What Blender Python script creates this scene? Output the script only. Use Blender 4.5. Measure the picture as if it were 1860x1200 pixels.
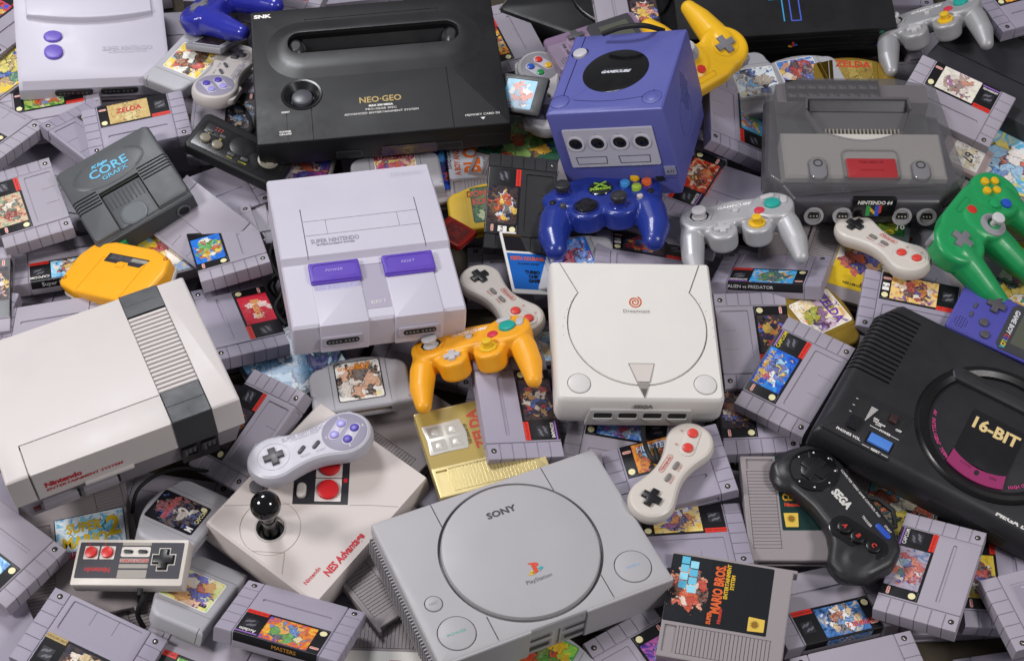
import bpy, bmesh, math, random
import numpy as np
from mathutils import Matrix, Vector
scene = bpy.context.scene
for _o in list(bpy.data.objects): bpy.data.objects.remove(_o)
random.seed(7)
col = scene.collection
# ------------------------------------------------------------------ camera
F_PX, PITCH, DIST, TZ = 2940.0, math.radians(52.83), 1966.0, 30.0      # pixels of the 1860 px wide photograph, mm
cam_d = bpy.data.cameras.new('camera'); cam = bpy.data.objects.new('camera', cam_d); col.objects.link(cam)
cam.location = (0, -DIST*math.cos(PITCH)*.001, (DIST*math.sin(PITCH)+TZ)*.001)
cam.rotation_euler = (math.pi/2-PITCH, 0, 0)
cam_d.sensor_width = 36; cam_d.lens = 36*F_PX/1860; cam_d.clip_start = .05; cam_d.clip_end = 50
cam_d.dof.use_dof = True; cam_d.dof.focus_distance = 1.9; cam_d.dof.aperture_fstop = 13
scene.camera = cam
# ------------------------------------------------------------------ world and lamps (indoor, soft lamps left, right and behind)
w = bpy.data.worlds.new('World'); scene.world = w; w.use_nodes = True
w.node_tree.nodes['Background'].inputs[0].default_value = (.93, .94, 1, 1)
w.node_tree.nodes['Background'].inputs[1].default_value = .17
def area(name, loc, size, power, color):
    d = bpy.data.lights.new(name, 'AREA'); d.shape = 'DISK'; d.size = size; d.energy = power; d.color = color
    o = bpy.data.objects.new(name, d); col.objects.link(o); o.location = loc
    o.rotation_euler = (Vector((0, .05, 0))-Vector(loc)).to_track_quat('-Z', 'Y').to_euler(); return o
area('softbox_left', (-1.75, -.45, 1.65), .55, 30, (1, .97, .96))
area('softbox_right', (1.55, -.75, 1.9), .55, 25, (1, .97, .96))
area('ceiling_lamp', (-.85, 1.25, 2.1), .65, 31, (.95, .96, 1))
scene.view_settings.view_transform = 'Standard'; scene.view_settings.look = 'None'
scene.view_settings.exposure = 0; scene.view_settings.gamma = 1; scene.view_settings.use_curve_mapping = False
# ------------------------------------------------------------------ from photograph pixels to rigid poses of things with known sizes
CAM = np.array([0, -DIST*math.cos(PITCH), DIST*math.sin(PITCH)+TZ]); FW = np.array([0, math.cos(PITCH), -math.sin(PITCH)]); UPV = np.array([0, math.sin(PITCH), math.cos(PITCH)])
def rotm(rx, ry, rz):
    cx,sx,cy,sy,cz,sz = math.cos(rx),math.sin(rx),math.cos(ry),math.sin(ry),math.cos(rz),math.sin(rz)
    return np.array([[1,0,0],[0,cx,-sx],[0,sx,cx]]) @ np.array([[cy,0,sy],[0,1,0],[-sy,0,cy]]) @ np.array([[cz,-sz,0],[sz,cz,0],[0,0,1]])
def proj(P):
    d = P-CAM; zc = d@FW
    return np.stack([930+F_PX*d[:,0]/zc, 600-F_PX*(d@UPV)/zc], 1)
def atz(px, z):
    v = FW+np.array([1,0,0])*(px[0]-930)/F_PX-UPV*(px[1]-600)/F_PX
    return CAM+v*(z-CAM[2])/v[2]
OX = [0,460,920,1380]; OY = [0,300,600,880]
def T(t, *p): return [(OX[t%4]+x/3.75, OY[t//4]+y/3.75) for x, y in p]      # study tiles of the photograph
def solve(pts, px, z0=30, sz=12, st=6, yaw=None, tilt=(0,0)):
    """least squares pose (mm) of a rigid thing: model points seen at pixels, resting height about z0, tilt about `tilt`"""
    pts = np.array(pts, float); px = np.array(px, float)
    W3 = np.array([atz(p, z0+q[2]) for p, q in zip(px, pts)])
    if yaw is None:
        a = pts[:,:2]-pts[:,:2].mean(0); b = W3[:,:2]-W3[:,:2].mean(0)
        yaw = math.atan2((a[:,0]*b[:,1]-a[:,1]*b[:,0]).sum(), (a*b).sum())
    else: yaw = math.radians(yaw)
    c = (W3-pts@rotm(0,0,yaw).T).mean(0); t0 = np.radians(tilt); y0 = yaw
    v = np.array([c[0]/100, c[1]/100, z0/100, t0[0], t0[1], yaw])
    def fun(v):
        P = pts@rotm(v[3],v[4],v[5]).T+v[:3]*100
        return np.concatenate([(proj(P)-px).ravel()/2.5, [(v[3]-t0[0])/math.radians(st), (v[4]-t0[1])/math.radians(st), (v[2]*100-z0)/sz, (v[5]-y0)*(1 if len(pts) > 1 else 50)]])
    lam = 1e-2; r = fun(v); c = r@r
    for _ in range(25):
        J = np.stack([(fun(v+e)-r)/1e-6 for e in np.eye(6)*1e-6], 1)
        A = J.T@J; d = -np.linalg.solve(A+lam*np.diag(np.diag(A)+1e-9), J.T@r)
        r2 = fun(v+d)
        if r2@r2 < c:
            done = c-r2@r2 < 1e-6; v, r, c = v+d, r2, r2@r2; lam *= .4
            if done: break
        else: lam *= 4
    M = Matrix.Identity(4); R = rotm(v[3],v[4],v[5])
    for i in range(3):
        for j in range(3): M[i][j] = R[i][j]
        M[i][3] = v[i]*.1
    return M
def pose(x, y, z, yaw, rx=0, ry=0):
    M = Matrix.Identity(4); R = rotm(math.radians(rx), math.radians(ry), math.radians(yaw))
    for i in range(3):
        for j in range(3): M[i][j] = R[i][j]
        M[i][3] = (x,y,z)[i]*.001
    return M
def rect(wd, h, z): return [(-wd/2,h/2,z),(wd/2,h/2,z),(wd/2,-h/2,z),(-wd/2,-h/2,z)]
# ------------------------------------------------------------------ materials
def lin(c):
    if isinstance(c, str):
        c = c.lstrip('#'); c = [int(c[i:i+2],16)/255 for i in (0,2,4)]
    return tuple(x/12.92 if x <= .04045 else ((x+.055)/1.055)**2.4 for x in c)+(1,)
MC = {}
def nn(nt, typ, **kw):
    n = nt.nodes.new(typ)
    for k, v in kw.items(): setattr(n, k, v)
    return n
def plastic(c, rough=.42, bump=.12, metal=0., alpha=1., coat=0., grain=1400, var=.025, trans=0., spec=.5):
    key = (str(c),rough,bump,metal,alpha,coat,grain,var,trans,spec)
    if key in MC: return MC[key]
    m = bpy.data.materials.new('plastic'); m.use_nodes = True; nt = m.node_tree; b = nt.nodes['Principled BSDF']
    b.inputs['Roughness'].default_value = rough; b.inputs['Metallic'].default_value = metal; b.inputs['Alpha'].default_value = alpha
    b.inputs['Coat Weight'].default_value = coat; b.inputs['Transmission Weight'].default_value = trans; b.inputs['Specular IOR Level'].default_value = spec
    tc = nn(nt,'ShaderNodeTexCoord')
    n = nn(nt,'ShaderNodeTexNoise'); n.inputs['Scale'].default_value = 11; n.inputs['Detail'].default_value = 6; n.inputs['Roughness'].default_value = .7
    nt.links.new(tc.outputs['Object'], n.inputs['Vector'])
    L = lin(c)
    mx = nn(nt,'ShaderNodeMix', data_type='RGBA'); mx.inputs['A'].default_value = tuple(x*(1-var*1.6) for x in L[:3])+(1,); mx.inputs['B'].default_value = (min(1,L[0]*(1+var*1.6)), min(1,L[1]*(1+var*1.2)), L[2]*(1+var*.1), 1)
    nt.links.new(n.outputs['Fac'], mx.inputs['Factor']); nt.links.new(mx.outputs['Result'], b.inputs['Base Color'])
    rr = nn(nt,'ShaderNodeMapRange'); rr.inputs['From Min'].default_value = .3; rr.inputs['From Max'].default_value = .7
    rr.inputs['To Min'].default_value = max(.03,rough-.09); rr.inputs['To Max'].default_value = min(1,rough+.14)
    nt.links.new(n.outputs['Fac'], rr.inputs['Value']); nt.links.new(rr.outputs['Result'], b.inputs['Roughness'])
    if bump:
        n2 = nn(nt,'ShaderNodeTexNoise'); n2.inputs['Scale'].default_value = grain; n2.inputs['Detail'].default_value = 2
        nt.links.new(tc.outputs['Object'], n2.inputs['Vector'])
        bp = nn(nt,'ShaderNodeBump'); bp.inputs['Strength'].default_value = bump; bp.inputs['Distance'].default_value = .0004
        nt.links.new(n2.outputs['Fac'], bp.inputs['Height']); nt.links.new(bp.outputs['Normal'], b.inputs['Normal'])
    MC[key] = m; return m
def ink(c, rough=.4, metal=0., alpha=1.):
    key = ('ink',str(c),rough,metal,alpha)
    if key not in MC:
        m = bpy.data.materials.new('print'); m.use_nodes = True; b = m.node_tree.nodes['Principled BSDF']
        b.inputs['Base Color'].default_value = lin(c); b.inputs['Roughness'].default_value = rough; b.inputs['Metallic'].default_value = metal; b.inputs['Alpha'].default_value = alpha
        MC[key] = m
    return MC[key]
def ramp(nt, cols, interp, lo=0., hi=1.):
    r = nn(nt,'ShaderNodeValToRGB'); e = r.color_ramp; e.interpolation = interp; n = len(cols)
    for i, c in enumerate(cols):
        p = lo+(hi-lo)*(i/n if interp == 'CONSTANT' else i/max(1,n-1))
        s = e.elements[i] if i < 2 else e.elements.new(p)
        s.position = p; s.color = lin(c)
    return r
def art_mat(bg, fig, seed, ctr, size, dense=1.):
    """printed picture: generic painted shapes in the label's colours"""
    m = bpy.data.materials.new('printed_picture'); m.use_nodes = True; nt = m.node_tree; b = nt.nodes['Principled BSDF']; b.inputs['Roughness'].default_value = .32
    tc = nn(nt,'ShaderNodeTexCoord'); mp = nn(nt,'ShaderNodeMapping', vector_type='POINT'); s = 2000/size
    mp.inputs['Location'].default_value = (-ctr[0]*s*.001, -ctr[1]*s*.001, seed*3.1); mp.inputs['Scale'].default_value = (s,s,0)
    nt.links.new(tc.outputs['Object'], mp.inputs['Vector'])
    n1 = nn(nt,'ShaderNodeTexNoise'); n1.inputs['Scale'].default_value = 1.3; n1.inputs['Detail'].default_value = 4; n1.inputs['Distortion'].default_value = 1.6
    nt.links.new(mp.outputs[0], n1.inputs['Vector'])
    r1 = ramp(nt, bg, 'EASE', .3, .7); nt.links.new(n1.outputs['Fac'], r1.inputs[0])
    n2 = nn(nt,'ShaderNodeTexNoise'); n2.inputs['Scale'].default_value = 2.6; n2.inputs['Detail'].default_value = 3
    nt.links.new(mp.outputs[0], n2.inputs['Vector'])
    ad = nn(nt,'ShaderNodeVectorMath', operation='MULTIPLY_ADD'); ad.inputs[1].default_value = (.9,.9,0)
    nt.links.new(n2.outputs['Color'], ad.inputs[0]); nt.links.new(mp.outputs[0], ad.inputs[2])
    v = nn(nt,'ShaderNodeTexVoronoi'); v.inputs['Scale'].default_value = 2.2*dense; nt.links.new(ad.outputs[0], v.inputs['Vector'])
    sp = nn(nt,'ShaderNodeSeparateColor'); nt.links.new(v.outputs['Color'], sp.inputs[0])
    r2 = ramp(nt, fig, 'CONSTANT'); nt.links.new(sp.outputs[0], r2.inputs[0])
    v2 = nn(nt,'ShaderNodeTexVoronoi', feature='DISTANCE_TO_EDGE'); v2.inputs['Scale'].default_value = 2.2*dense; nt.links.new(ad.outputs[0], v2.inputs['Vector'])
    ln = nn(nt,'ShaderNodeMath', operation='LESS_THAN'); ln.inputs[1].default_value = .03; nt.links.new(v2.outputs['Distance'], ln.inputs[0])
    # outline of the figure in the middle
    le = nn(nt,'ShaderNodeVectorMath', operation='LENGTH')
    mz = nn(nt,'ShaderNodeVectorMath', operation='MULTIPLY'); mz.inputs[1].default_value = (.85,1.0,0); nt.links.new(mp.outputs[0], mz.inputs[0]); nt.links.new(mz.outputs[0], le.inputs[0])
    ms = nn(nt,'ShaderNodeMath', operation='MULTIPLY_ADD'); ms.inputs[1].default_value = 1.9; nt.links.new(n2.outputs['Fac'], ms.inputs[0]); nt.links.new(le.outputs['Value'], ms.inputs[2])
    lt = nn(nt,'ShaderNodeMath', operation='LESS_THAN'); lt.inputs[1].default_value = 1.85; nt.links.new(ms.outputs[0], lt.inputs[0])
    n3 = nn(nt,'ShaderNodeTexNoise'); n3.inputs['Scale'].default_value = 3.2*dense; n3.inputs['Detail'].default_value = 3; n3.inputs['Distortion'].default_value = 2.2
    nt.links.new(ad.outputs[0], n3.inputs['Vector'])
    r3 = ramp(nt, fig[::-1], 'EASE', .3, .7); nt.links.new(n3.outputs['Fac'], r3.inputs[0])
    sh0 = nn(nt,'ShaderNodeMix', data_type='RGBA'); sh0.inputs['Factor'].default_value = .28
    nt.links.new(r2.outputs[0], sh0.inputs['A']); nt.links.new(r3.outputs[0], sh0.inputs['B'])
    sh = nn(nt,'ShaderNodeMix', data_type='RGBA', blend_type='OVERLAY'); sh.inputs['Factor'].default_value = .45
    nt.links.new(sh0.outputs['Result'], sh.inputs['A']); nt.links.new(n3.outputs['Fac'], sh.inputs['B'])
    dk = nn(nt,'ShaderNodeMix', data_type='RGBA'); dk.inputs['B'].default_value = (.01,.01,.015,1)
    mu = nn(nt,'ShaderNodeMath', operation='MULTIPLY'); mu.inputs[1].default_value = .75; nt.links.new(ln.outputs[0], mu.inputs[0])
    nt.links.new(mu.outputs[0], dk.inputs['Factor']); nt.links.new(sh.outputs['Result'], dk.inputs['A'])
    mx = nn(nt,'ShaderNodeMix', data_type='RGBA'); nt.links.new(lt.outputs[0], mx.inputs['Factor']); nt.links.new(r1.outputs[0], mx.inputs['A']); nt.links.new(dk.outputs['Result'], mx.inputs['B'])
    nt.links.new(mx.outputs['Result'], b.inputs['Base Color']); return m
# ------------------------------------------------------------------ mesh helpers (millimetres)
def circle(cx, cy, r, n=40, a0=0., a1=2*math.pi):
    full = abs(a1-a0-2*math.pi) < 1e-6
    return [(cx+r*math.cos(a0+(a1-a0)*i/(n if full else n-1)), cy+r*math.sin(a0+(a1-a0)*i/(n if full else n-1))) for i in range(n)]
def ellipse(cx, cy, a, b, rot=0, n=40):
    c, s = math.cos(rot), math.sin(rot)
    return [(cx+a*math.cos(t)*c-b*math.sin(t)*s, cy+a*math.cos(t)*s+b*math.sin(t)*c) for t in (2*math.pi*i/n for i in range(n))]
def rr(x0, y0, x1, y1, r=2, n=4):
    r = min(r,(x1-x0)/2-1e-3,(y1-y0)/2-1e-3); o = []
    for cx, cy, a in ((x1-r,y0+r,-90),(x1-r,y1-r,0),(x0+r,y1-r,90),(x0+r,y0+r,180)):
        o += [(cx+r*math.cos(math.radians(a+90*i/n)), cy+r*math.sin(math.radians(a+90*i/n))) for i in range(n+1)]
    return o
def rpoly(pts, r=3, n=4):
    """polygon with rounded corners; r a number or one radius per corner"""
    o = []; N = len(pts)
    for i in range(N):
        p0, p, p1 = Vector(pts[i-1]), Vector(pts[i]), Vector(pts[(i+1)%N]); ri = r[i] if isinstance(r,(list,tuple)) else r
        a, b = (p0-p), (p1-p); la, lb = a.length, b.length; a.normalize(); b.normalize()
        ang = a.angle(b); d = min(ri/math.tan(ang/2) if ang > .01 else 0, la*.48, lb*.48)
        if d < .05 or abs(ang-math.pi) < .02: o.append(tuple(p)); continue
        A, B = p+a*d, p+b*d
        for k in range(n+1):
            t = k/n; q = A*(1-t)**2+p*2*t*(1-t)+B*t*t; o.append((q.x,q.y))
    return o
def inset(o, d):
    n = len(o); out = []
    for i in range(n):
        a, b, c = o[i-1], o[i], o[(i+1)%n]
        n1 = (-(b[1]-a[1]), b[0]-a[0]); n2 = (-(c[1]-b[1]), c[0]-b[0])
        l1 = math.hypot(*n1) or 1; l2 = math.hypot(*n2) or 1
        x, y = n1[0]/l1+n2[0]/l2, n1[1]/l1+n2[1]/l2; k = x*x+y*y
        f = 2/k if k > .35 else 0
        out.append((b[0]+x*d*f, b[1]+y*d*f))
    return out
def dog(xl, xr, rl, rr_, waist, n=24):
    """two round lobes joined by a concave waist (dog bone outline), counter-clockwise"""
    o = []; L = xr-xl
    for i in range(n+1):
        a = -math.pi/2-.35+(math.pi+.7)*i/n; o.append((xr+rr_*math.cos(a), rr_*math.sin(a)))
    top = []; xa, ya = o[-1]; xb, yb = xl+rl*math.cos(math.pi/2-.35), rl*math.sin(math.pi/2-.35)
    for i in range(1,10):
        t = i/10; s = math.sin(math.pi*t)**1.0
        top.append((xa+(xb-xa)*t, (ya+(yb-ya)*t)*(1-s)+waist*s))
    left = [(xl+rl*math.cos(a), rl*math.sin(a)) for a in (math.pi/2-.35+(math.pi+.7)*i/n for i in range(n+1))]
    return o+top+left+[(x,-y) for x, y in reversed(top)]
def cross(cx, cy, a, b, rot=0):
    p = [(b,-a),(b,-b),(a,-b),(a,b),(b,b),(b,a),(-b,a),(-b,b),(-a,b),(-a,-b),(-b,-b),(-b,-a)]
    c, s = math.cos(rot), math.sin(rot); return [(cx+x*c-y*s, cy+x*s+y*c) for x, y in p]
class MB:
    def __init__(s, M=None): s.v = []; s.f = []; s.M = M
    def add(s, vs, fs):
        n = len(s.v)
        s.v += [tuple(s.M@Vector(p)) if s.M is not None else tuple(p) for p in vs]; s.f += [[n+i for i in f] for f in fs]; return s
    def prism(s, o, z0, z1, bt=0, bb=0, n=2, cap0=True):
        loops = []
        if bb: loops += [(inset(o, bb*(1-math.sin(math.pi/2*i/n))), z0+bb*(1-math.cos(math.pi/2*i/n))) for i in range(n)]
        loops.append((o, z0+bb))
        if bt:
            loops.append((o, z1-bt)); loops += [(inset(o, bt*(1-math.cos(math.pi/2*i/n))), z1-bt+bt*math.sin(math.pi/2*i/n)) for i in range(1,n+1)]
        else: loops.append((o, z1))
        return s.loft([[(x,y,z) for x, y in l] for l, z in loops], cap0)
    def loft(s, loops, cap0=True, cap1=True):
        n = len(loops[0]); vs = [p for l in loops for p in l]; fs = []
        for k in range(len(loops)-1):
            for i in range(n): j = (i+1)%n; fs.append((k*n+i, k*n+j, (k+1)*n+j, (k+1)*n+i))
        if cap0: fs.append(tuple(range(n-1,-1,-1)))
        if cap1: fs.append(tuple((len(loops)-1)*n+i for i in range(n)))
        return s.add(vs, fs)
    def box(s, x0, x1, y0, y1, z0, z1, ch=0): return s.prism([(x0,y0),(x1,y0),(x1,y1),(x0,y1)], z0, z1, ch, 0, 1)
    def cyl(s, cx, cy, r, z0, z1, b=0, n=32): return s.prism(circle(cx,cy,r,n), z0, z1, b, 0, 2)
    def dome(s, cx, cy, r, z0, h, n=28, k=5):
        loops = [[(cx+r*math.cos(a)*math.cos(2*math.pi*i/n), cy+r*math.cos(a)*math.sin(2*math.pi*i/n), z0+h*math.sin(a)) for i in range(n)] for a in (math.pi/2*j/(k+.3) for j in range(k+1))]
        return s.loft(loops)
    def profile(s, pts, x0, x1):      # closed (y, z) profile drawn out along x
        n = len(pts); vs = [(x0,y,z) for y, z in pts]+[(x1,y,z) for y, z in pts]
        return s.add(vs, [(i,(i+1)%n,n+(i+1)%n,n+i) for i in range(n)]+[tuple(range(n-1,-1,-1)), tuple(range(n,2*n))])
    def ring(s, cx, cy, r0, r1, z0, z1, n=48):
        vs = []; fs = []
        for i in range(n):
            c, q = math.cos(2*math.pi*i/n), math.sin(2*math.pi*i/n); vs += [(cx+r0*c,cy+r0*q,z0),(cx+r1*c,cy+r1*q,z0),(cx+r1*c,cy+r1*q,z1),(cx+r0*c,cy+r0*q,z1)]
        for i in range(n):
            a, b = 4*i, 4*((i+1)%n)
            fs += [(a,b,b+1,a+1),(a+1,b+1,b+2,a+2),(a+2,b+2,b+3,a+3),(a+3,b+3,b,a)]
        return s.add(vs, fs)
    def strip(s, pts, wd, z0, z1):    # flat ribbon along a 2D polyline (a seam, a line of print)
        for a, b in zip(pts, pts[1:]):
            d = Vector((b[0]-a[0], b[1]-a[1])); l = d.length
            if l < 1e-6: continue
            d /= l; nx, ny = -d.y*wd/2, d.x*wd/2; e = min(wd*.2, l*.2); ax, ay = a[0]-d.x*e, a[1]-d.y*e; bx, by = b[0]+d.x*e, b[1]+d.y*e
            s.prism([(ax-nx,ay-ny),(bx-nx,by-ny),(bx+nx,by+ny),(ax+nx,ay+ny)], z0, z1)
        return s
    def tube(s, pts, r, n=10, caps=True):
        P = [Vector(p) for p in pts]; loops = []; up = Vector((0,0,1)); R = r if isinstance(r,(list,tuple)) else [r]*len(P)
        for i, p in enumerate(P):
            d = (P[min(i+1,len(P)-1)]-P[max(i-1,0)]).normalized(); a = d.cross(up)
            if a.length < .05: a = d.cross(Vector((0,1,0)))
            a.normalize(); b = a.cross(d)
            loops.append([tuple(p+(a*math.cos(2*math.pi*k/n)+b*math.sin(2*math.pi*k/n))*R[i]) for k in range(n)])
        return s.loft([l[::-1] for l in loops], caps, caps)
    def blob(s, pts, R, n=16, k=5):   # tapered capsule chain, closed, for voxel blending
        P = [Vector(p) for p in pts]; loops = []; d0 = (P[1]-P[0]).normalized(); d1 = (P[-1]-P[-2]).normalized()
        seq = [(P[0]-d0*R[0]*math.cos(a), R[0]*math.sin(a), d0) for a in (math.pi/2*(j+.3)/k for j in range(k))]
        for i in range(len(P)): seq.append((P[i], R[i], (P[min(i+1,len(P)-1)]-P[max(i-1,0)]).normalized()))
        seq += [(P[-1]+d1*R[-1]*math.sin(a), R[-1]*math.cos(a), d1) for a in (math.pi/2*(j+.7)/k for j in range(k))]
        for p, r, d in seq:
            a = d.cross(Vector((0,0,1))); a = a.normalized() if a.length > .05 else d.cross(Vector((0,1,0))).normalized(); b = a.cross(d)
            loops.append([tuple(p+(a*math.cos(2*math.pi*q/n)+b*math.sin(2*math.pi*q/n))*r) for q in range(n)][::-1])
        return s.loft(loops)
    def ball(s, c, rx, ry, rz, n=20, k=10):
        loops = [[(c[0]+rx*math.sin(a)*math.cos(2*math.pi*i/n), c[1]+ry*math.sin(a)*math.sin(2*math.pi*i/n), c[2]-rz*math.cos(a)) for i in range(n)] for a in (math.pi*(j+.35)/(k+.7-1+1) for j in range(k))]
        return s.loft(loops)
    def mesh(s, sharp=30):
        me = bpy.data.meshes.new('mesh'); me.from_pydata([(x*.001,y*.001,z*.001) for x, y, z in s.v], [], s.f)
        return finish(me, sharp)
def finish(me, sharp=30, fix=True):
    bm = bmesh.new(); bm.from_mesh(me)
    if fix: bmesh.ops.recalc_face_normals(bm, faces=bm.faces)
    for f in bm.faces: f.smooth = True
    a = math.radians(sharp)
    for e in bm.edges: e.smooth = len(e.link_faces) == 2 and e.calc_face_angle(0) < a
    bm.to_mesh(me); bm.free(); me.update(); return me
def evalmods(ob, sharp=30):
    dg = bpy.context.evaluated_depsgraph_get(); me = bpy.data.meshes.new_from_object(ob.evaluated_get(dg))
    ob.modifiers.clear(); old = ob.data; ob.data = me; bpy.data.meshes.remove(old); finish(me, sharp, False); return ob
def tmpobj(mb):
    o = bpy.data.objects.new('tmp', mb.mesh()); col.objects.link(o); return o
def cutmesh(mb, *cutters, sharp=30):
    """mesh of mb with the cutters taken out"""
    o = tmpobj(mb); cs = []
    for c in cutters:
        q = tmpobj(c); cs.append(q); m = o.modifiers.new('cut','BOOLEAN'); m.operation = 'DIFFERENCE'; m.object = q; m.solver = 'EXACT'; m.use_self = True
    evalmods(o, sharp); me = o.data
    for q in cs: bpy.data.objects.remove(q)
    bpy.data.objects.remove(o); return me
def blend(mb, voxel=1.4, smooth=6, sharp=40):
    """voxel union of overlapping closed shapes, smoothed: a moulded shell"""
    o = tmpobj(mb); m = o.modifiers.new('v','REMESH'); m.mode = 'VOXEL'; m.voxel_size = voxel*.001
    m = o.modifiers.new('s','SMOOTH'); m.factor = .5; m.iterations = smooth
    evalmods(o, sharp); me = o.data; bpy.data.objects.remove(o); return me
def part(name, geo, mat, parent, M=None):
    me = geo.mesh() if isinstance(geo, MB) else geo
    o = bpy.data.objects.new(name, me)
    if not me.materials: me.materials.append(mat)
    elif me.materials[0] != mat: o.material_slots[0].link = 'OBJECT'; o.material_slots[0].material = mat
    col.objects.link(o); o.parent = parent
    if M is not None: M = M.copy(); M.translation *= .001; o.matrix_local = M
    return o
def thing(name, label, cat, M, group=None):
    o = bpy.data.objects.new(name, None); col.objects.link(o); o.empty_display_size = .02
    o.matrix_world = M; o['label'] = label; o['category'] = cat
    if group: o['group'] = group
    return o
def tag(o, label, cat, group=None):
    o['label'] = label; o['category'] = cat
    if group: o['group'] = group
    return o
TC = {}
def txt(parent, s, size, mat, x, y, z, rot=0, M=None, al='CENTER', shear=0., bold=0., sx=1., sp=1., ex=0., name='lettering'):
    key = (s,size,al,shear,bold,sx,sp,ex,mat.name)
    if key not in TC:
        cu = bpy.data.curves.new('t','FONT'); cu.body = s; cu.size = size*.001*1.33; cu.align_x = al; cu.align_y = 'CENTER'; cu.shear = shear; cu.offset = bold*.001; cu.space_character = sp
        cu.resolution_u = 2; cu.extrude = ex*.001; cu.fill_mode = 'BOTH' if ex else 'FRONT'
        o = bpy.data.objects.new('t', cu); me = bpy.data.meshes.new_from_object(o); bpy.data.objects.remove(o); bpy.data.curves.remove(cu)
        if sx != 1.:
            for v in me.vertices: v.co.x *= sx
        me.materials.clear(); me.materials.append(mat); TC[key] = me
    A = Matrix.Translation((x,y,z)) @ Matrix.Rotation(math.radians(rot),4,'Z')
    return part(name, TC[key], mat, parent, (M@A) if M is not None else A)
def flat(name, o, z, mat, parent, M=None, h=.12):
    return part(name, MB(M).prism(o, z-h, z+h*.5), mat, parent)
def art(parent, x0, y0, x1, y1, z, bg, fig, seed, M=None, dense=1., name='picture', r=.01):
    o = part(name, MB().prism(rr(x0,y0,x1,y1,r,3) if r > .1 else [(x0,y0),(x1,y0),(x1,y1),(x0,y1)], z-.1, z+.06), art_mat(bg, fig, seed, ((x0+x1)/2,(y0+y1)/2), min(x1-x0,y1-y0), dense), parent, M)
    return o
def RX(a): return Matrix.Rotation(math.radians(a),4,'X')
def RZ(a): return Matrix.Rotation(math.radians(a),4,'Z')
def TR(x,y,z): return Matrix.Translation((x,y,z))
def frontM(x, y, z, lean=0): return TR(x,y,z) @ RX(90-lean)       # local frame on a front (-y) face: x right, y up, z towards the viewer
# ------------------------------------------------------------------ floor
carpet = plastic('#4a4644', .95, .9, grain=700, var=.35, spec=.1)
fl = part('floor', MB().box(-2600,2600,-2400,2800,-42,-22), carpet, None); fl['kind'] = 'structure'
# ------------------------------------------------------------------ plastics
G_CART = plastic('#9b95a6', .5, .22); G_SNES = plastic('#c0bcca', .42, .14); G_DK = plastic('#8b8690', .5, .2); G_N64 = plastic('#a7a6ad', .45, .16)
G_NESC = plastic('#8f878a', .52, .2); BLK = plastic('#151517', .42, .18, spec=.4); BLKG = plastic('#0c0c0e', .18, .0, coat=.3); DARK = plastic('#141416', .6, .1)
STEEL = plastic('#b9b3a8', .3, 0, metal=1); GOLD_PIN = plastic('#b8913f', .3, 0, metal=1); LBL_BLK = ink('#17161a', .3); WHITE = ink('#e9e6e2', .4); RED = ink('#c8202c', .35); REDSTRIP = ink('#d8352a', .33); LGREY = ink('#8c8a92', .4)
DKRED = ink('#7c1410', .4); YEL = ink('#f0c622', .4); CREAM = ink('#e6dfae', .4); GREYINK = ink('#3b3a40', .4); PURPLE_INK = ink('#9a6ac0', .4); BLACKINK = ink('#121214', .4)
# ------------------------------------------------------------------ 16-bit cartridge with stepped ends
def cart_mesh(kind):
    m = MB()
    m.prism(rr(-66.4,-42.6,66.4,42.6,2), .8, 18.2, .5, .5, 1)
    body = MB().prism(rr(-47.5,-43.5,47.5,43.5,1.6,3), .3, 20, 1.1, .8, 2)
    cut = MB(); cut2 = MB().box(-45,45,-60,-34,5,13.5)
    cs = [cut2]
    if kind == 'slot':
        cut.prism(rr(-39,-19.5,39,-14.8,2.3,6), 18.4, 25); cs.append(cut); cs.append(MB().box(-13,13,-18.4,-15.9,17.3,25))
    elif kind == 'recess':
        cut.prism(rr(-41,-39,41,-4.5,2.5,4), 18.7, 25); cs.append(cut); cs.append(MB().box(-13.6,-12.9,-39,-22,18,25)); cs.append(MB().box(12.9,13.6,-39,-22,18,25))
    else:
        cut.prism(rr(-40,-14,40,30,2.5,4), 19.4, 25); cs.append(cut)
    bm_ = cutmesh(body, *cs)
    t = MB(); n = len(bm_.vertices)
    t.v = [tuple(v.co*1000) for v in bm_.vertices]; t.f = [list(p.vertices) for p in bm_.polygons]
    for sx in (-1,1):
        for i in range(6):
            y0 = -43.5+i*14.5+(.45 if i else 0); y1 = -43.5+(i+1)*14.5-(.45 if i < 5 else 0)
            xa, xb = sorted((sx*48.1, sx*67.5)); xo = 3.2*sx
            o = [(xa,y0),(xb,y0),(xb,y1),(xa,y1)]
            top = [(xa if (x == xa and sx > 0) or (x == xb and sx < 0) else x, y) for x, y in o]
            if sx > 0: up = [(xa+.5,y0+.35),(xb-2.6,y0+.35),(xb-2.6,y1-.35),(xa+.5,y1-.35)]; md = [(xa,y0),(xb-.5,y0),(xb-.5,y1),(xa,y1)]
            else: up = [(xa+2.6,y0+.35),(xb-.5,y0+.35),(xb-.5,y1-.35),(xa+2.6,y1-.35)]; md = [(xa+.5,y0),(xb,y0),(xb,y1),(xa+.5,y1)]
            dn = inset(o,.6)
            t.loft([[(x,y,.3) for x, y in dn],[(x,y,1.2) for x, y in o],[(x,y,15.8) for x, y in o],[(x,y,18.2) for x, y in md],[(x,y,19.2) for x, y in up]])
    m.v += []; b = len(m.v); m.f += [[b+i for i in f] for f in t.f]; m.v += t.v
    return m.mesh(30)
CM = {}
TINTS = [G_CART, plastic('#a19ba8', .5, .22, var=.03), plastic('#948e9f', .47, .22, var=.03), plastic('#9c96a3', .54, .22, var=.03), plastic('#98929f', .45, .22, var=.03)]
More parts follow.
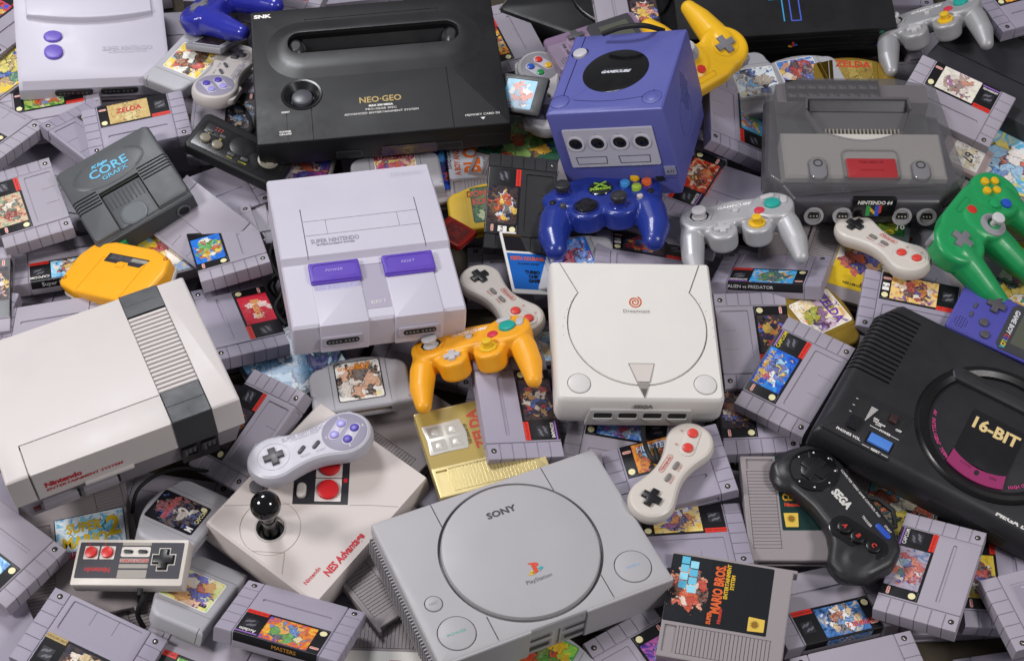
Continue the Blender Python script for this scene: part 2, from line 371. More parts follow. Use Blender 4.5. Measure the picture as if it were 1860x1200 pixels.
def cm(kind):
    if kind not in CM: CM[kind] = cart_mesh(kind)
    return CM[kind]
def share(key, fn):
    if key not in CM: CM[key] = fn()
    return CM[key]
def screw(parent, x, y, z, mat=None):
    part('screw', share('screw%g,%g,%g'%(x,y,z), lambda: MB().cyl(x,y,2.9,z-.3,z+.06,0,18).ring(x,y,2.4,3.1,z-.2,z+.25,18).mesh()), DARK, parent)
    part('screw_head', share('screwh%g,%g,%g'%(x,y,z), lambda: MB().dome(x+.2,y+.2,1.5,z,.5,12,3).mesh()), mat or STEEL, parent)
S_BG = [['#2a3c8a','#5b7fd0','#c9b07a','#7a2f26'],['#3d6fd6','#6fb8f0','#e0d6b0','#3f8f4a'],['#b03326','#e07c2a','#f0c860','#2c2c38']]
def cartridge(M, label, kind='slot', bg=None, fig=None, seed=1, strip='#d8352a', title=None, pub=None, edge=None, esrb=False, mat=None, group='stepped grey cartridges in the heap', wide=False, name='game_cartridge', purple=False):
    t = thing(name, label, 'cartridge', M, group); part('shell', cm(kind), mat or TINTS[int(abs(M.translation.x*7919+M.translation.y*3571)*10)%5], t)
    part('edge_connector', share('pins', lambda: MB().box(-42,42,-38,-36,8,9.6).mesh()), GOLD_PIN, t)
    if kind == 'back':
        l = part('warning_sticker', share('wsk', lambda: MB().prism(rr(-38,-12,38,28,1.5), 19.3, 19.55).mesh()), ink('#8d8796',.5), t)
        for i in range(9): txt(l, ['WARNING: DO NOT USE ALCOHOL OR SOLVENTS','IMPORTANT: CLEAN ONLY WITH A DRY CLOTH','READ THE INSTRUCTION BOOKLET BEFORE USE','DO NOT STORE IN EXTREME TEMPERATURE'][i%4], 1.9, WHITE, 0, 24-i*4, 19.62, name='print_line')
        for x in (-57,57): screw(t, x, -36.4, 19.2)
        return t
    for x in (-57,57): screw(t, x, -36.4, 19.2)
    if bg is None: return t
    # label, wraps over the top edge
    def lm():
        prof = [(2.2,20.0),(2.2,20.22),(42.3,20.22),(43.3,19.9),(43.72,19.0),(43.72,9),(43.5,9),(43.4,18.9),(43.0,19.6),(42.3,20.0)]
        return MB().profile([(y,z) for y, z in prof], -46, 46).mesh()
    l = part('label', share('lbl', lm), LBL_BLK, t); z = 20.32
    ax0, ax1 = (-33,20) if not wide else (-34,22)
    art(l, ax0, 5.2, ax1, 41.5, z, bg, fig or bg, seed)
    if edge is None: art(l, -34, -8, 20, 1, 0, bg, fig or bg, seed+.4, M=TR(0,43.78,10.5)@RX(-90), name='edge_picture')
    part('red_strip', share('strip', lambda: MB().box(22,46,2.4,8.4,z-.1,z+.06).mesh()), ink(strip,.33), l)
    txt(l, 'SUPER NINTENDO', 2.9, ink('#6e120c' if strip == '#d8352a' else '#2a2a20'), 34, 5.3, z+.15, sx=.78)
    part('emblem', share('emb', lambda: MB().box(28,42,17,31,z-.1,z+.02).mesh()), ink('#2c2b31',.35), l)
    def lz():
        m = MB()
        for i, (x, y) in enumerate(((31.2,26.3),(35.5,27.2),(34.2,20.6),(38.6,21.6))): m.prism(ellipse(x,y,3.4,1.25,math.radians(38),14), z, z+.1)
        return m.mesh()
    part('emblem_mark', share('embm', lz), ink('#67666e',.35), l)
    part('seal', share('seal', lambda: MB().prism(circle(-40,9.5,3.9,24), z-.1, z+.08).mesh()), CREAM, l)
    part('badge', share('badge', lambda: MB().prism(rr(-44.5,33,-34.6,36.4,1.6,4), z-.1, z+.06).mesh()), ink('#e8b9b0',.4), l)
    txt(l, 'Nintendo', 2.1, ink('#b92a22'), -39.5, 34.7, z+.14, sx=.8, bold=.04)
    txt(l, 'LICENSED BY NINTENDO', 1., LGREY, -39.8, 4.1, z+.05, sx=.8)
    if esrb: part('rating_box', MB().box(-44,-36,16.5,27.5,z-.1,z+.07), WHITE, l); txt(l, 'K-A', 3.6, BLACKINK, -40, 22.5, z+.15, bold=.15)
    if purple: part('purple_strip', share('pps', lambda: MB().box(-32,20,42.0,42.2,z-.2,z).mesh()), PURPLE_INK, l); part('purple_strip', share('pps2', lambda: MB().box(22,46,38.6,40.2,z-.1,z+.05).mesh()), PURPLE_INK, l)
    if pub: txt(l, pub[0], pub[2] if len(pub) > 2 else 4, ink(pub[1]), 34, 35.2, z+.1, bold=.12, sx=.85)
    if title: txt(l, title[0], title[2], ink(title[1]), title[3] if len(title) > 3 else -6, title[4] if len(title) > 4 else 34, z+.14, bold=title[5] if len(title) > 5 else .25, sx=.9, shear=.1, name='title')
    if edge: txt(l, edge[0], edge[2] if len(edge) > 2 else 4, ink(edge[1]), edge[3] if len(edge) > 3 else 10, 43.86, 14.2, M=None, rot=0, name='edge_title').matrix_local = (lambda A: A)(Matrix.Translation((.001*(edge[3] if len(edge) > 3 else 10), .04386, .0142)) @ Matrix.Rotation(math.radians(180),4,'Z') @ RX(90))
    return t
# ------------------------------------------------------------------ 64-bit cartridge: bowed top, rounded shoulders
def n64_mesh():
    def out(d=0.):
        o = [(-58,-37),(58,-37)]
        o += [(58, 12)]+[(58-16*(1-math.cos(a)), 12+16*math.sin(a)) for a in (math.pi/2*i/7 for i in range(1,8))]
        o += [(42-84*i/10, 28+9.5*math.sin(math.pi*(i/10))**.8) for i in range(1,10)]
        o += [(-42-16*math.sin(a), 28-16*(1-math.cos(a))) for a in (math.pi/2*i/7 for i in range(0,8))]
        return o
    b = MB().prism(out(), 0, 19, 4.2, 2.5, 4)
    c = MB().box(-33.4,-32.6,-60,60,18.2,30).box(32.6,33.4,-60,60,18.2,30)
    return cutmesh(b, c, MB().prism(rr(-27.5,-26.5,27.5,31.5,3.5,4), 18.55, 30), MB().box(-32,32,-50,-31,6,13), MB().box(-62,-52,-31,-30.2,-2,30), MB().box(52,62,-31,-30.2,-2,30), sharp=26)
def cart64(M, label, mat=None, bg=None, fig=None, seed=1, lab='#e8e6e0', title=(), group='bowed 64-bit cartridges in the heap', name='bowed_cartridge'):
    t = thing(name, label, 'cartridge', M, group); part('shell', share('n64', n64_mesh), mat or G_N64, t)
    part('edge_connector', share('n64pin', lambda: MB().box(-29,29,-35,-33,8,9.5).mesh()), GOLD_PIN, t)
    if bg:
        l = part('label', share('n64lab', lambda: MB().prism(rr(-27,-26,27,31,3.2,4), 18.5, 18.72).mesh()), ink(lab,.3), t)
        art(l, -25.8, -24.8, 25.8, 29.8, 18.8, bg, fig or bg, seed, dense=.85, r=2.4)
        for a in title: txt(l, a[0], a[2], ink(a[1]), a[3], a[4], 19.0, bold=a[5] if len(a) > 5 else .25, sx=a[6] if len(a) > 6 else .9, rot=a[7] if len(a) > 7 else 0, name='title')
        part('seal', share('n64seal', lambda: MB().prism(circle(20,-19.5,3.6,22),18.7,18.93).mesh()), CREAM, l)
    return t
# ------------------------------------------------------------------ 8-bit cartridge: ribbed column on the left, label on the right
def nes_mesh():
    b = MB().prism(rpoly([(-60,-66.5),(-56,-66.5),(-56,-62),(56,-62),(56,-66.5),(60,-66.5),(60,66.5),(-60,66.5)],1.4,3), 0, 17, 1.2, 1, 2)
    c = MB(); c2 = MB()
    for i in range(24): c.box(-54,-24,-47.6+i*4.1,-46.9+i*4.1,16.0,30)
    c.box(-54.6,-54,-48,48,16.0,30).box(-24,-23.4,-48,48,16.0,30)
    c2.box(-54,-24,50,62.5,15.0,30)
    return cutmesh(b, c2, c, MB().box(-50,50,-80,-54,4,12), MB().box(-54,-24,-66,-65.2,15.6,30), sharp=26)
def nescart(M, label, mat=None, bg=None, fig=None, seed=1, lab='#15171c', texts=(), group='flat ribbed 8-bit cartridges in the heap', box=(-20,-42,57,67), pic=None, name='ribbed_cartridge', seal='sun', cat='cartridge', sun=(0,0)):
    t = thing(name, label, cat, M, group); part('shell', share('nes', nes_mesh), mat or G_NESC, t)
    if bg or texts:
        l = part('label', MB().prism(rr(box[0],box[1],box[2],box[3]-.8,1.5), 16.9, 17.2), ink(lab,.32), t)
        if bg:
            p = pic or box; art(l, p[0]+1, p[1]+1, p[2]-1, p[3]-1.8, 17.3, bg, fig or bg, seed)
        for a in texts: txt(l, a[0], a[2], ink(a[1]), a[3], a[4], 17.45, bold=a[5] if len(a) > 5 else .3, sx=a[6] if len(a) > 6 else .85, rot=a[7] if len(a) > 7 else 0, name='title')
        if seal == 'sun':
            sm_ = TR(sun[0],sun[1],0)
            part('seal_plate', MB(sm_).prism(rpoly([(40,-39),(54,-39),(55,-22),(39,-22)],.8), 17.2, 17.4), ink('#d9b64a'), l)
            m = MB(sm_)
            for k in range(14):
                a = 2*math.pi*k/14; m.prism([(47+5.6*math.cos(a),-29+5.6*math.sin(a)),(47+2.5*math.cos(a+.22),-29+2.5*math.sin(a+.22)),(47+2.5*math.cos(a-.22),-29+2.5*math.sin(a-.22))][::-1], 17.35, 17.5)
            part('seal_rays', m, ink('#2a1c08'), l); part('seal_disc', MB(sm_).cyl(47,-29,2.8,17.3,17.6,0,16), ink('#8c641c'), l)
    return t
# ------------------------------------------------------------------ small cartridges and cards
def handcart(M, label, mat, bg, fig, seed, group='small handheld cartridges in the heap', wd=57, ht=65, th=8, lab='#d9d9d4', texts=(), name='handheld_cartridge'):
    t = thing(name, label, 'cartridge', M, group); a, b = wd/2, ht/2
    part('shell', cutmesh(MB().prism(rpoly([(-a,-b),(a,-b),(a,b-4),(a-3,b),(-a,b)],1.5,3),0,th,1,.8,2), MB().prism(rr(-a*.78,-b*.6,a*.78,b*.72,2,3),th-.5,th+5), *[MB().box(-a*.8,a*.8,b-3.2-i*2,b-2.4-i*2,th-.6,th+5) for i in range(3)]), mat, t)
    l = part('label', MB().prism(rr(-a*.75,-b*.57,a*.75,b*.69,1.6,3), th-.55, th-.3), ink(lab,.3), t)
    art(l, -a*.7, -b*.53, a*.7, b*.64, th-.22, bg, fig, seed)
    for q in texts: txt(l, q[0], q[2], ink(q[1]), q[3], q[4], th-.05, bold=.25, rot=q[5] if len(q) > 5 else 0, name='title')
    return t
def buttons(parent, name, pts, r, z0, z1, mat, dome=.8):
    for x, y in pts: part(name, MB().cyl(x,y,r,z0,z1-dome,0,28).dome(x,y,r,z1-dome,dome), mat, parent)
# ================================================================== consoles
def console(name, label, M): return thing(name, label, 'console', M)
# ---- lavender grey 16-bit console with two purple sliders
P = solve([(-100,121,70),(100,121,70),(100,-121,44),(-100,-121,44)], [(484,325),(775,297),(850,557),(528,600)], z0=70, sz=10, st=7)
t = console('game_console', 'lavender grey console with two purple sliders and raised front columns', P)
prof = [(119,0),(121,4),(121,66),(118,70),(57,70),(-22,63.5),(-27,55.5),(-119,46),(-122,43),(-122,24),(-117,0)]
b = MB()
b.loft([[(x,y,z) for y, z in prof] for x in (-100,100)])
def shrink(d): return [(y-(d if y > 0 else -d)*.6, z-(d if z > 30 else 0)) for y, z in prof]
b = MB().loft([[(-100,y,z) for y, z in shrink(2.2)],[(-98,y,z) for y, z in prof],[(98,y,z) for y, z in prof],[(100,y,z) for y, z in shrink(2.2)]])
mid = TR(0,57,70)@RX(math.degrees(math.atan2(6.5,79)))
c1 = MB(mid).strip([(-67,0),(-68,-84)],1.1,-4,6).strip([(71,0),(71,-84)],1.1,-4,6)
c2 = MB(mid).strip([(-66,-22),(70,-22)],.9,-2.5,6).strip([(-66.5,-46),(70,-46)],.9,-2.5,6)
c3 = MB(mid).strip([(-40,-23),(-40,-45)],.6,-1.5,6).strip([(46,-23),(46,-45)],.6,-1.5,6)
c4 = MB().prism(rr(-9,-84,14,-30,1), 62, 80)
part('upper_shell', cutmesh(b, c1, c2, c3), G_SNES, t)
deck = TR(0,-27,55.5)@RX(math.degrees(math.atan2(9.5,92)))            # sloping front deck: y runs back
for x0, x1, px in ((-69,-13,-44),(17,73,45)):
    col_ = part('front_column', MB(deck).prism(rr(x0,-98.5,x1,-33,1.5), -44, 1.6, 1, 0, 2), G_SNES, t)
    fm = frontM(px,-126.2,22)
    part('controller_port', MB(fm).prism(rr(-24,-6,24,6.5,2), -6, .4), plastic('#a9a4b2',.5,.1), t)
    q = part('port_socket', MB(fm).prism(rr(-19,-3.4,19,4,3.4,5), .3, .9), DARK, t)
    m = MB(fm)
    for i in range(8): m.cyl(-15.4+i*4.2+(2 if i > 3 else 0),.3,1.25,.8,1.5,0,10)
    part('port_pins', m, plastic('#6c6a72',.5,0), q)
e = part('eject_panel', MB(deck).box(-12,16,-80,-12,-2,.5), plastic('#a29cae',.45,.1), t)
txt(t, 'EJECT', 4.6, WHITE, 2, -71, .9, M=deck, shear=.25, sp=1.15)
part('eject_flap', MB(deck).box(-12,16,-11.5,-2.5,-2,1.2,.5), G_SNES, t)
PURP = plastic('#5b3fae', .38, .06)
for x0, x1, s in ((-70,-11,'POWER'),(16,76,'RESET ▸')):
    k = part('slider_switch', cutmesh(MB(deck).prism(rr(x0,-34,x1,-5,2.5,4), -3, 6.5, 1.5, 0, 3), MB(deck).prism(rr(x0+4,-27.5,x1-4,-9,5,5), 5.8, 20)), PURP, t)
    part('slider_lip', MB(deck).prism(rr(x0+1,-36,x1-1,-31,1.5), -2, 4.4, 1.2), PURP, k)
    txt(k, s.replace(' ▸',''), 4.2, ink('#b9a8ea'), (x0+x1)/2-1, -18.5, 6.2, M=deck, shear=.25, sp=1.1)
    part('slider_rest', MB(deck).box(x0+2,x1-4,-3.2,-1.2,-1,2.2,.6), G_SNES, t)
txt(t, 'SUPER NINTENDO', 7.4, ink('#8b8596'), -33, -57, .25, M=mid, sx=.7, bold=.25)
txt(t, 'ENTERTAINMENT SYSTEM', 2.6, ink('#8b8596'), -33, -63, .25, M=mid, sx=1.12, bold=.2)
txt(t, 'Nintendo', 7.5, plastic('#b5b1c0',.4,.05), 70, 104, 70.25, bold=.2)
part('emblem_outline', MB().prism(rr(47,98.5,93,109.5,5,5),69.9,70.12), plastic('#bdb9c8',.4,.1), t)
lb = part('caution_sticker', MB(deck).prism(rr(-63,-45,-17,-37,.8),1.3,1.8), plastic('#b4b1cf',.4,.05), t)
for i in range(2): txt(lb, 'CAUTION: SEE INSTRUCTION BOOKLET', 2.3, ink('#7d79b0'), -40, -39.4-i*3.2, 1.95, M=deck)
# ---- compact light grey console with two round purple buttons
P = solve([(-100,-85,45),(100,-85,45),(-100,85,55),(100,85,55)], [(36,138),(305,125),(25,-38),(286,-42)], z0=45, sz=10, st=6)
t = console('game_console', 'compact light grey console with two purple oval buttons beside a curved ridge', P)
prof = [(85,0),(87,40),(80,56),(20,56),(4,50),(-74,47),(-92,40),(-99,30),(-96,8),(-88,0)]
shell = MB().loft([[(x,y*(1-.02*(k in (0,3))),z-(2.5 if k in (0,3) and z > 20 else 0)) for y, z in prof] for k, x in enumerate((-100,-95,95,100))])
part('upper_shell', cutmesh(shell, MB().box(-74,76,62,63.2,50,70).box(-74,-72.8,38,62,50,70).box(74.8,76,38,62,50,70)), G_SNES, t)
part('cartridge_ridge', MB().prism([(-84,80),(-84,12)]+[(-84+168*i/16, 12-9*math.sin(math.pi*i/16)) for i in range(1,16)]+[(84,12),(84,80)], 40, 60, 2.5, 0, 3), G_SNES, t)
part('power_button', MB().prism(ellipse(-51,-21,12.5,10.5),40,52.2,2.4,0,4), plastic('#6a55b8',.35,.03), t)
part('reset_button', MB().prism(rr(-64,-62,-39,-36,12,8),40,51.6,2.4,0,4), plastic('#6a55b8',.35,.03), t)
for x in (-29,31):
    fm = frontM(x,-99.4,22,-6)
    q = part('controller_port', MB(fm).prism(rr(-25,-5.5,25,5.5,5,5),-8,1.0), DARK, t)
    m = MB(fm)
    for i in range(7): m.cyl(-18+i*5.4+(2 if i > 3 else 0),0,1.6,1,1.6,0,10)
    part('port_pins', m, plastic('#4f4d55',.5,0), q)
txt(t, 'SUPER NINTENDO', 8, plastic('#b8b4c2',.4,0), 46, -46, 48.9, sx=.75, bold=.3)
txt(t, 'ENTERTAINMENT SYSTEM', 3, plastic('#b8b4c2',.4,0), 46, -53, 48.7, sx=1.1)
part('base', MB().prism(rr(-92,-90,92,80,6), -6, 3), G_DK, t)
# ---- wide black console with long slot
P = solve(rect(325,237,58), [(453,20),(890,-12),(930,222),(465,267)], z0=55, sz=10)
t = console('game_console', 'wide black console with long cartridge slot and gold lettering', P)
body = MB().prism(rr(-162,-118,162,118,4,4), 16, 58, 2.5, 2, 3)
cuts = [MB().prism(rr(-114,30,112,67,17,8), 36, 80),
        MB().strip([(-90,-9),(-90,-120)],1,56,70).strip([(89,-5),(89,-120)],1,56,70).strip([(-90,70),(-90,95),(88,97),(88,70)],.8,57,70).strip([(-122,-67),(-122,-120)],1,56.5,70),
        MB().cyl(-101,-39,25,46,80,0,48)]
part('shell', cutmesh(body, *cuts), BLK, t)
# raised rim that swells around the slot
out = rr(-144,-12,142,92,50,12); loops = []
for d, z in ((0,57.8),(6,59.4),(14,61.6),(22,63.6)): loops.append([(x,y,z) for x, y in inset(out,d)])
inn = rr(-114.5,29.5,112.5,67.5,17.4,12)
rim = MB(); n = len(out); L = loops+[[(x,y,63.2) for x, y in inn],[(x,y,45) for x, y in inn]]
vs = [p for l in L for p in l]; rim.add(vs, [(k*n+i,k*n+(i+1)%n,(k+1)*n+(i+1)%n,(k+1)*n+i) for k in range(len(L)-1) for i in range(n)])
part('slot_rim', rim, plastic('#232325',.36,.12), t)
part('base', MB().prism(rr(-150,-104,150,108,4), 0, 17), DARK, t)
part('slot_floor', MB().box(-96,95,31,66,36.2,37), DARK, t); part('dust_flap', MB(TR(0,62,55)@RX(48)).box(-95,94,-16,0,-1,0), plastic('#18181a',.3,.05), t)
part('slot_lip', MB().box(-96,95,31,36,36.5,58,1), BLK, t)
for x, s in ((-104,1),(102,-1)): part('slot_end', MB().ball((x,48.5,46),13,18,15,22,9), plastic('#2b2b2e',.35,.1), t)
part('reset_well', MB().loft([[(-101+r*math.cos(2*math.pi*i/56),-39+r*math.sin(2*math.pi*i/56),z) for i in range(56)] for r, z in ((27,57.8),(26,59.4),(23.5,59),(15.5,50),(15,46.5))],False), plastic('#1b1b1e',.25,.03), t); part('reset_button', MB().cyl(-101,-39,14,46,55.5,4), plastic('#4a4a52',.32,.04), t)
GOLDINK = ink('#b39a5c',.4)
txt(t, 'NEO·GEO', 10.4, GOLDINK, -1, -58, 58.25, sx=.9, bold=.25); txt(t, 'MAX 330 MEGA', 3.4, WHITE, -1, -68.2, 58.25, bold=.2); txt(t, 'PRO-GEAR SPEC', 3.5, WHITE, -1, -74, 58.25, sx=1.2); txt(t, 'ADVANCED ENTERTAINMENT SYSTEM', 3.6, WHITE, -1, -80.3, 58.25, sx=1.15)
txt(t, 'SNK', 6.4, WHITE, -146, 107, 58.25, sx=1.35, bold=.45); txt(t, 'RESET', 3, WHITE, -123, -67, 58.25, bold=.08); txt(t, 'POWER\nON-OFF', 3.2, WHITE, -125, -102, 58.25, bold=.08); txt(t, 'MEMORY CARD IN', 3.8, WHITE, 127, -99, 58.25, sx=1.05)
part('arrow_mark', MB().prism([(124,-104),(127,-108),(130,-104)][::-1],58,58.25), WHITE, t)
for x0, x1 in ((-64,-30),(66,98)): part('controller_port', MB(frontM((x0+x1)/2,-118.2,26)).ring(0,0,7,8,-1,.8,4) if 0 else MB(frontM((x0+x1)/2,-118.2,26)).prism(rr(-17,-6,17,6,2),-2,.8), plastic('#2e2e31',.3,.05), t); part('port_socket', MB(frontM((x0+x1)/2,-118.2,26)).prism(rr(-15,-4.6,15,4.6,1.5),.5,1.0), DARK, t)
part('card_slot', MB(frontM(128,-118.2,40)).box(-28,28,-2,2,-1,.5), DARK, t); part('phones_jack', MB(frontM(-2,-118.2,24)).ring(0,0,2.5,4.5,-1,1,20), plastic('#3a3a3e',.3,0), t)
art(t, -20, -9, 50, 9, .6, ['#2a1d16','#54402a','#3a2a44','#15130f'], ['#3a2a22','#6a5a3a','#2a2440'], 9.3, M=frontM(15,-118.2,26), name='front_window')
# ---- purple cube console
P = solve([(-75,80,110),(75,80,110),(75,-80,110),(-75,-80,110),(75,-80,10)], [(1045,64),(1246,54),(1201,197),(990,207),(1238,315)], z0=60, st=20, sz=25, yaw=0)
t = console('game_console', 'purple cube console with round black lid window and four ports', P)
IND = plastic('#55599f', .42, .14)
top = rpoly([(-75,-80),(75,-80),(75,80),(-75,80)],2.5,3)
body = MB().loft([[(x*.95,y*.96,-27) for x, y in top],[(x*.97,y*.975,0) for x, y in top],[(x*.99,y*.99,1) for x, y in top],[(x,y,16) for x, y in top],[(x,y,107.5) for x, y in top],[(x,y,109.2) for x, y in inset(top,.9)],[(x,y,110) for x, y in inset(top,2.6)]])
lid = [(-60,78),(-60,-43),(-53,-52)]+[(-53+106*i/12, -52-7*math.sin(math.pi*i/12)) for i in range(1,12)]+[(53,-52),(57,-42),(57,78)]
cuts = [MB().strip(lid,1.3,106,120), MB().cyl(-59,42,11.5,106,120).cyl(-62,-56,13,109,120), MB().cyl(57,-56,13.2,109.2,120)]
vent = []
vm = TR(75,0,0)@RZ(90)@RX(90)                                          # right side face: x towards back, y up
m = MB(vm)
for i in range(-4,5):
    for j in range(-8,9):
        x, y = i*4.4+(2.2 if j%2 else 0), j*2.9
        if abs(x)/21+abs(y)/30 < 1: m.prism([(x-1.6,y),(x,y-1.9),(x+1.6,y),(x,y+1.9)], -2.5, 3)
m.M = vm@TR(12,64,0)
m2 = MB(vm@TR(12,64,0))
for i in range(-5,6):
    for j in range(-10,11):
        x, y = i*4.4+(2.2 if j%2 else 0), j*3.0
        if abs(x)/20+abs(y)/32 < 1.02: m2.prism([(x-1.6,y),(x,y-2.0),(x+1.6,y),(x,y+2.0)], -2.5, 3)
part('shell', cutmesh(body, *cuts, m2), IND, t)
part('side_dial', MB(vm@TR(-2,40,0)).ring(0,0,27,28.2,-.6,.5,40), IND, t)
w_ = part('lid_window', MB().cyl(-2,1,42.5,109.5,110.5,.4,64), BLKG, t)
txt(w_, 'GAMECUBE', 5.2, ink('#cfd2dc',.3), -2, -1.5, 110.75, shear=.35, bold=.35, sx=1.05); txt(w_, 'N I N T E N D O', 2.6, ink('#4b4b55',.3), -2, 4, 110.75, sx=1.3)
part('open_button', MB().cyl(-59,42,9.3,106,112.2,1.5), plastic('#b9b7c0',.4,.05), t)
part('power_button', MB().cyl(-62,-56,12,106,110.3,.8), IND, t); part('reset_button', MB().cyl(57,-56,12,106,110.2,.8).dome(57,-56,8,110,1.8), IND, t)
fm = frontM(0,-80.4,56)
pn = part('port_panel', MB(fm).loft([[(x*k,y,z) for x, y in rpoly([(-60,29),(56,29),(56,-30),(-60,-30)][::-1],1.5,3)] for k, z in ((1,-3),(1,1.6),(.985,2.4))]), plastic('#b9b7c4',.38,.06), t)
for i in range(4):
    x = -46+i*28.7
    part('controller_port', MB(fm@TR(x,8,2.4)).ring(0,0,8.8,11.4,-1,1.3,32), plastic('#c6c4cf',.35,.03), t); part('port_socket', MB(fm@TR(x,8,2.4)).cyl(0,.2,8.8,-.5,.35,0,28), DARK, t)
    part('socket_core', MB(fm@TR(x,8,2.4)).cyl(0,0,5,0,1.6,.4,20), BLKG, t); txt(pn, '·'*(i+1), 6, GREYINK, x, 21, 2.6, M=fm, sp=.9)
for x in (-31,25):
    part('memory_slot', MB(fm@TR(x,-20,2.4)).strip([(-20,6),(-19,-5),(19,-5),(20,6),(-20,6)],.8,-.2,.3), GREYINK, t); txt(pn, 'SLOT A' if x < 0 else 'SLOT B', 2.6, WHITE, x, -29, 2.55, M=fm)
part('logo_sticker', MB(frontM(65,-79.9,14)).box(-7,7,-6.5,6.5,-1,1.6), plastic('#c4c4cc',.3,0,metal=.6), t); txt(t, 'ATI', 5, GREYINK, 61, -81.2, 16.4, M=None).matrix_local = (lambda A: A)(Matrix.Translation((.065,-.0817,.0125))@RX(90))
part('latch_hole', MB(frontM(49,-78.6,1)).box(-5,5,-4,3,-3,1.6), DARK, t)
part('handle', MB().tube([(-46,78,70),(-44,96,68),(-20,108,66),(20,108,66),(44,96,68),(46,78,70)],6,12), IND, t)
# ---- slim black console, only its front corner in view
P = solve([(150,-91,78),(-150,-91,78),(150,-91,20)], [(1625,51),(1235,74),(1620,92)], z0=22, sz=10, st=5)
t = console('game_console', 'black slab console with blue outlined emblem and ribbed front', P)
b = MB().box(-150,150,-91,91,30,78,.8).box(-150,150,-84,91,0,28,.5)
part('shell', cutmesh(b, *[MB().box(-148,149,-95,-87,z,z+2.2) for z in (66,57,48,39)]), BLK, t)
part('disc_tray', MB().box(-148,90,-91.8,-90,58,65), plastic('#151517',.3,.05), t)
LB = [ink('#3aa0d8'), ink('#4a62d0')]
m = MB().strip([(-2,-70),(-2,-32),(-20,-32)],1.5,78,78.2); part('emblem', m, LB[0], t)
part('emblem', MB().strip([(8,-32),(8,-70),(21,-70),(21,-32)],1.5,78,78.2), LB[1], t)
fm = frontM(0,-91.2,50)
txt(t, 'SONY', 7, ink('#c8c6bf'), 139, 4, 1.2, M=fm, rot=90, bold=.3, sx=1.1); part('eject_light', MB(fm).box(127,133,16,21,0,.9), ink('#1f6a56'), t); part('power_light', MB(fm).box(127,131,-14,-9,0,.9), ink('#2d4fb8'), t)
part('logo', MB(fm@TR(8,2,0)).prism([(-5,-3),(0,-5),(2,-3),(-3,-1)],.3,1.4), ink('#c9a63c'), t); part('logo', MB(fm@TR(8,2,0)).prism([(0,-4),(3,-3),(3,5),(0,6)],.3,1.6), ink('#c0392b'), t); part('logo', MB(fm@TR(8,2,0)).prism([(3,-2),(8,-1),(7,1),(3,0)],.3,1.4), ink('#3c6cc0'), t)
# ---- smoke grey translucent console
P = solve([(-107,85,58),(107,85,58),(125,-63,50),(-125,-63,50)], T(3,(60,575),(1195,575),(1395,1190),(35,1170)), z0=45, sz=10)
t = console('game_console', 'smoke grey translucent console with red expansion lid and four round ports', P)
SMK = plastic('#6c6a6f', .22, .02, alpha=.44, coat=.3); SMKD = plastic('#45434a', .28, .05)
o0 = rpoly([(-102,-94),(102,-94),(126,-72),(110,86),(60,100),(-60,100),(-110,86),(-126,-72)],[20,20,16,10,30,30,10,16],6)
sh = MB().loft([[(x*1.0,y,22) for x, y in o0],[(x,y,50) for x, y in o0],[(x*.99,y*.987,54) for x, y in o0],[(x*.97,y*.965,57) for x, y in o0],[(x*.93,y*.92,58.5) for x, y in o0],[(x*.86,y*.84,59) for x, y in o0]])
slot = [(-62,58),(68,58),(70,40)]+[(66-126*i/12, 8-22*math.sin(math.pi*i/12)) for i in range(1,12)]+[(-64,40)]
part('upper_shell', cutmesh(sh, MB().prism(slot[::-1],46,80), MB().prism(rr(-28,-82,44,-30,9,6),53,80), MB().prism(rr(-71,-82,-47,-44,11,6),54,80), MB().prism(rr(57,-82,81,-48,11,6),54,80)), SMK, t)
part('lower_shell', MB().loft([[(x*.9,y*.9,0) for x, y in o0],[(x*.95,y*.95,6) for x, y in o0],[(x*1.01,y*1.01,21.5) for x, y in o0]]), SMKD, t)
part('metal_shield', MB().box(-100,102,-74,2,24,55,3), plastic('#bdb8b2',.5,.1), t); part('circuit_board', MB().box(-98,98,-55,75,22,28), plastic('#4a4f4c',.6,.1), t)
g = MB()
for i in range(10): g.box(-86+i*13.3,-85+i*13.3,61,93,48,57.2)
for k in range(3): g.box(-86,34.5,61+k*15.5,62+k*15.5,48,57.2)
part('vent_tray', MB().box(-98,98,60,92,24,50), plastic('#857e80',.5,.05), t)
part('vent_grille', g, plastic('#1d1c1f',.5,0), t)
part('slot_well', MB().box(-60,66,33,56,40,46), DARK, t); part('slot_flap', MB(TR(3,56,57)@RX(35)).box(-61,62,-14,0,-1.2,0), plastic('#3d3c41',.3,.05), t)
part('slot_bezel', MB().strip([(-62,58),(68,58)],4,55,60.5).strip([(68,58),(70,40)],3,55,60).strip([(-62,58),(-64,40)],3,55,60), plastic('#59575c',.2,0), t)
rb = MB()
for i in range(20): rb.prism(rr(-42+i*4.9,2-3*math.sin(math.pi*i/19),-40+i*4.9,12,.9),46,51.5,.8)
part('slot_ribs', rb, plastic('#8d877d',.4,.05), t); part('slot_apron', MB().prism(inset(slot[::-1],1),44,47.5), plastic('#5c5a5c',.35,.05), t)
ex = part('expansion_lid', MB().prism(rr(-27,-81,43,-31,8,6),50,58.6,1.5), SMK, t)
part('expansion_pack', MB().prism(rr(-23,-78,39,-46,2),51,59.2,1), plastic('#9c2a30',.4,.03), t); txt(t, 'THIS SIDE UP', 4, ink('#5c1014'), 8, -53, 59.4); txt(t, 'EXPANSION PAK', 3, ink('#8a1a1e'), 8, -66, 59.4)
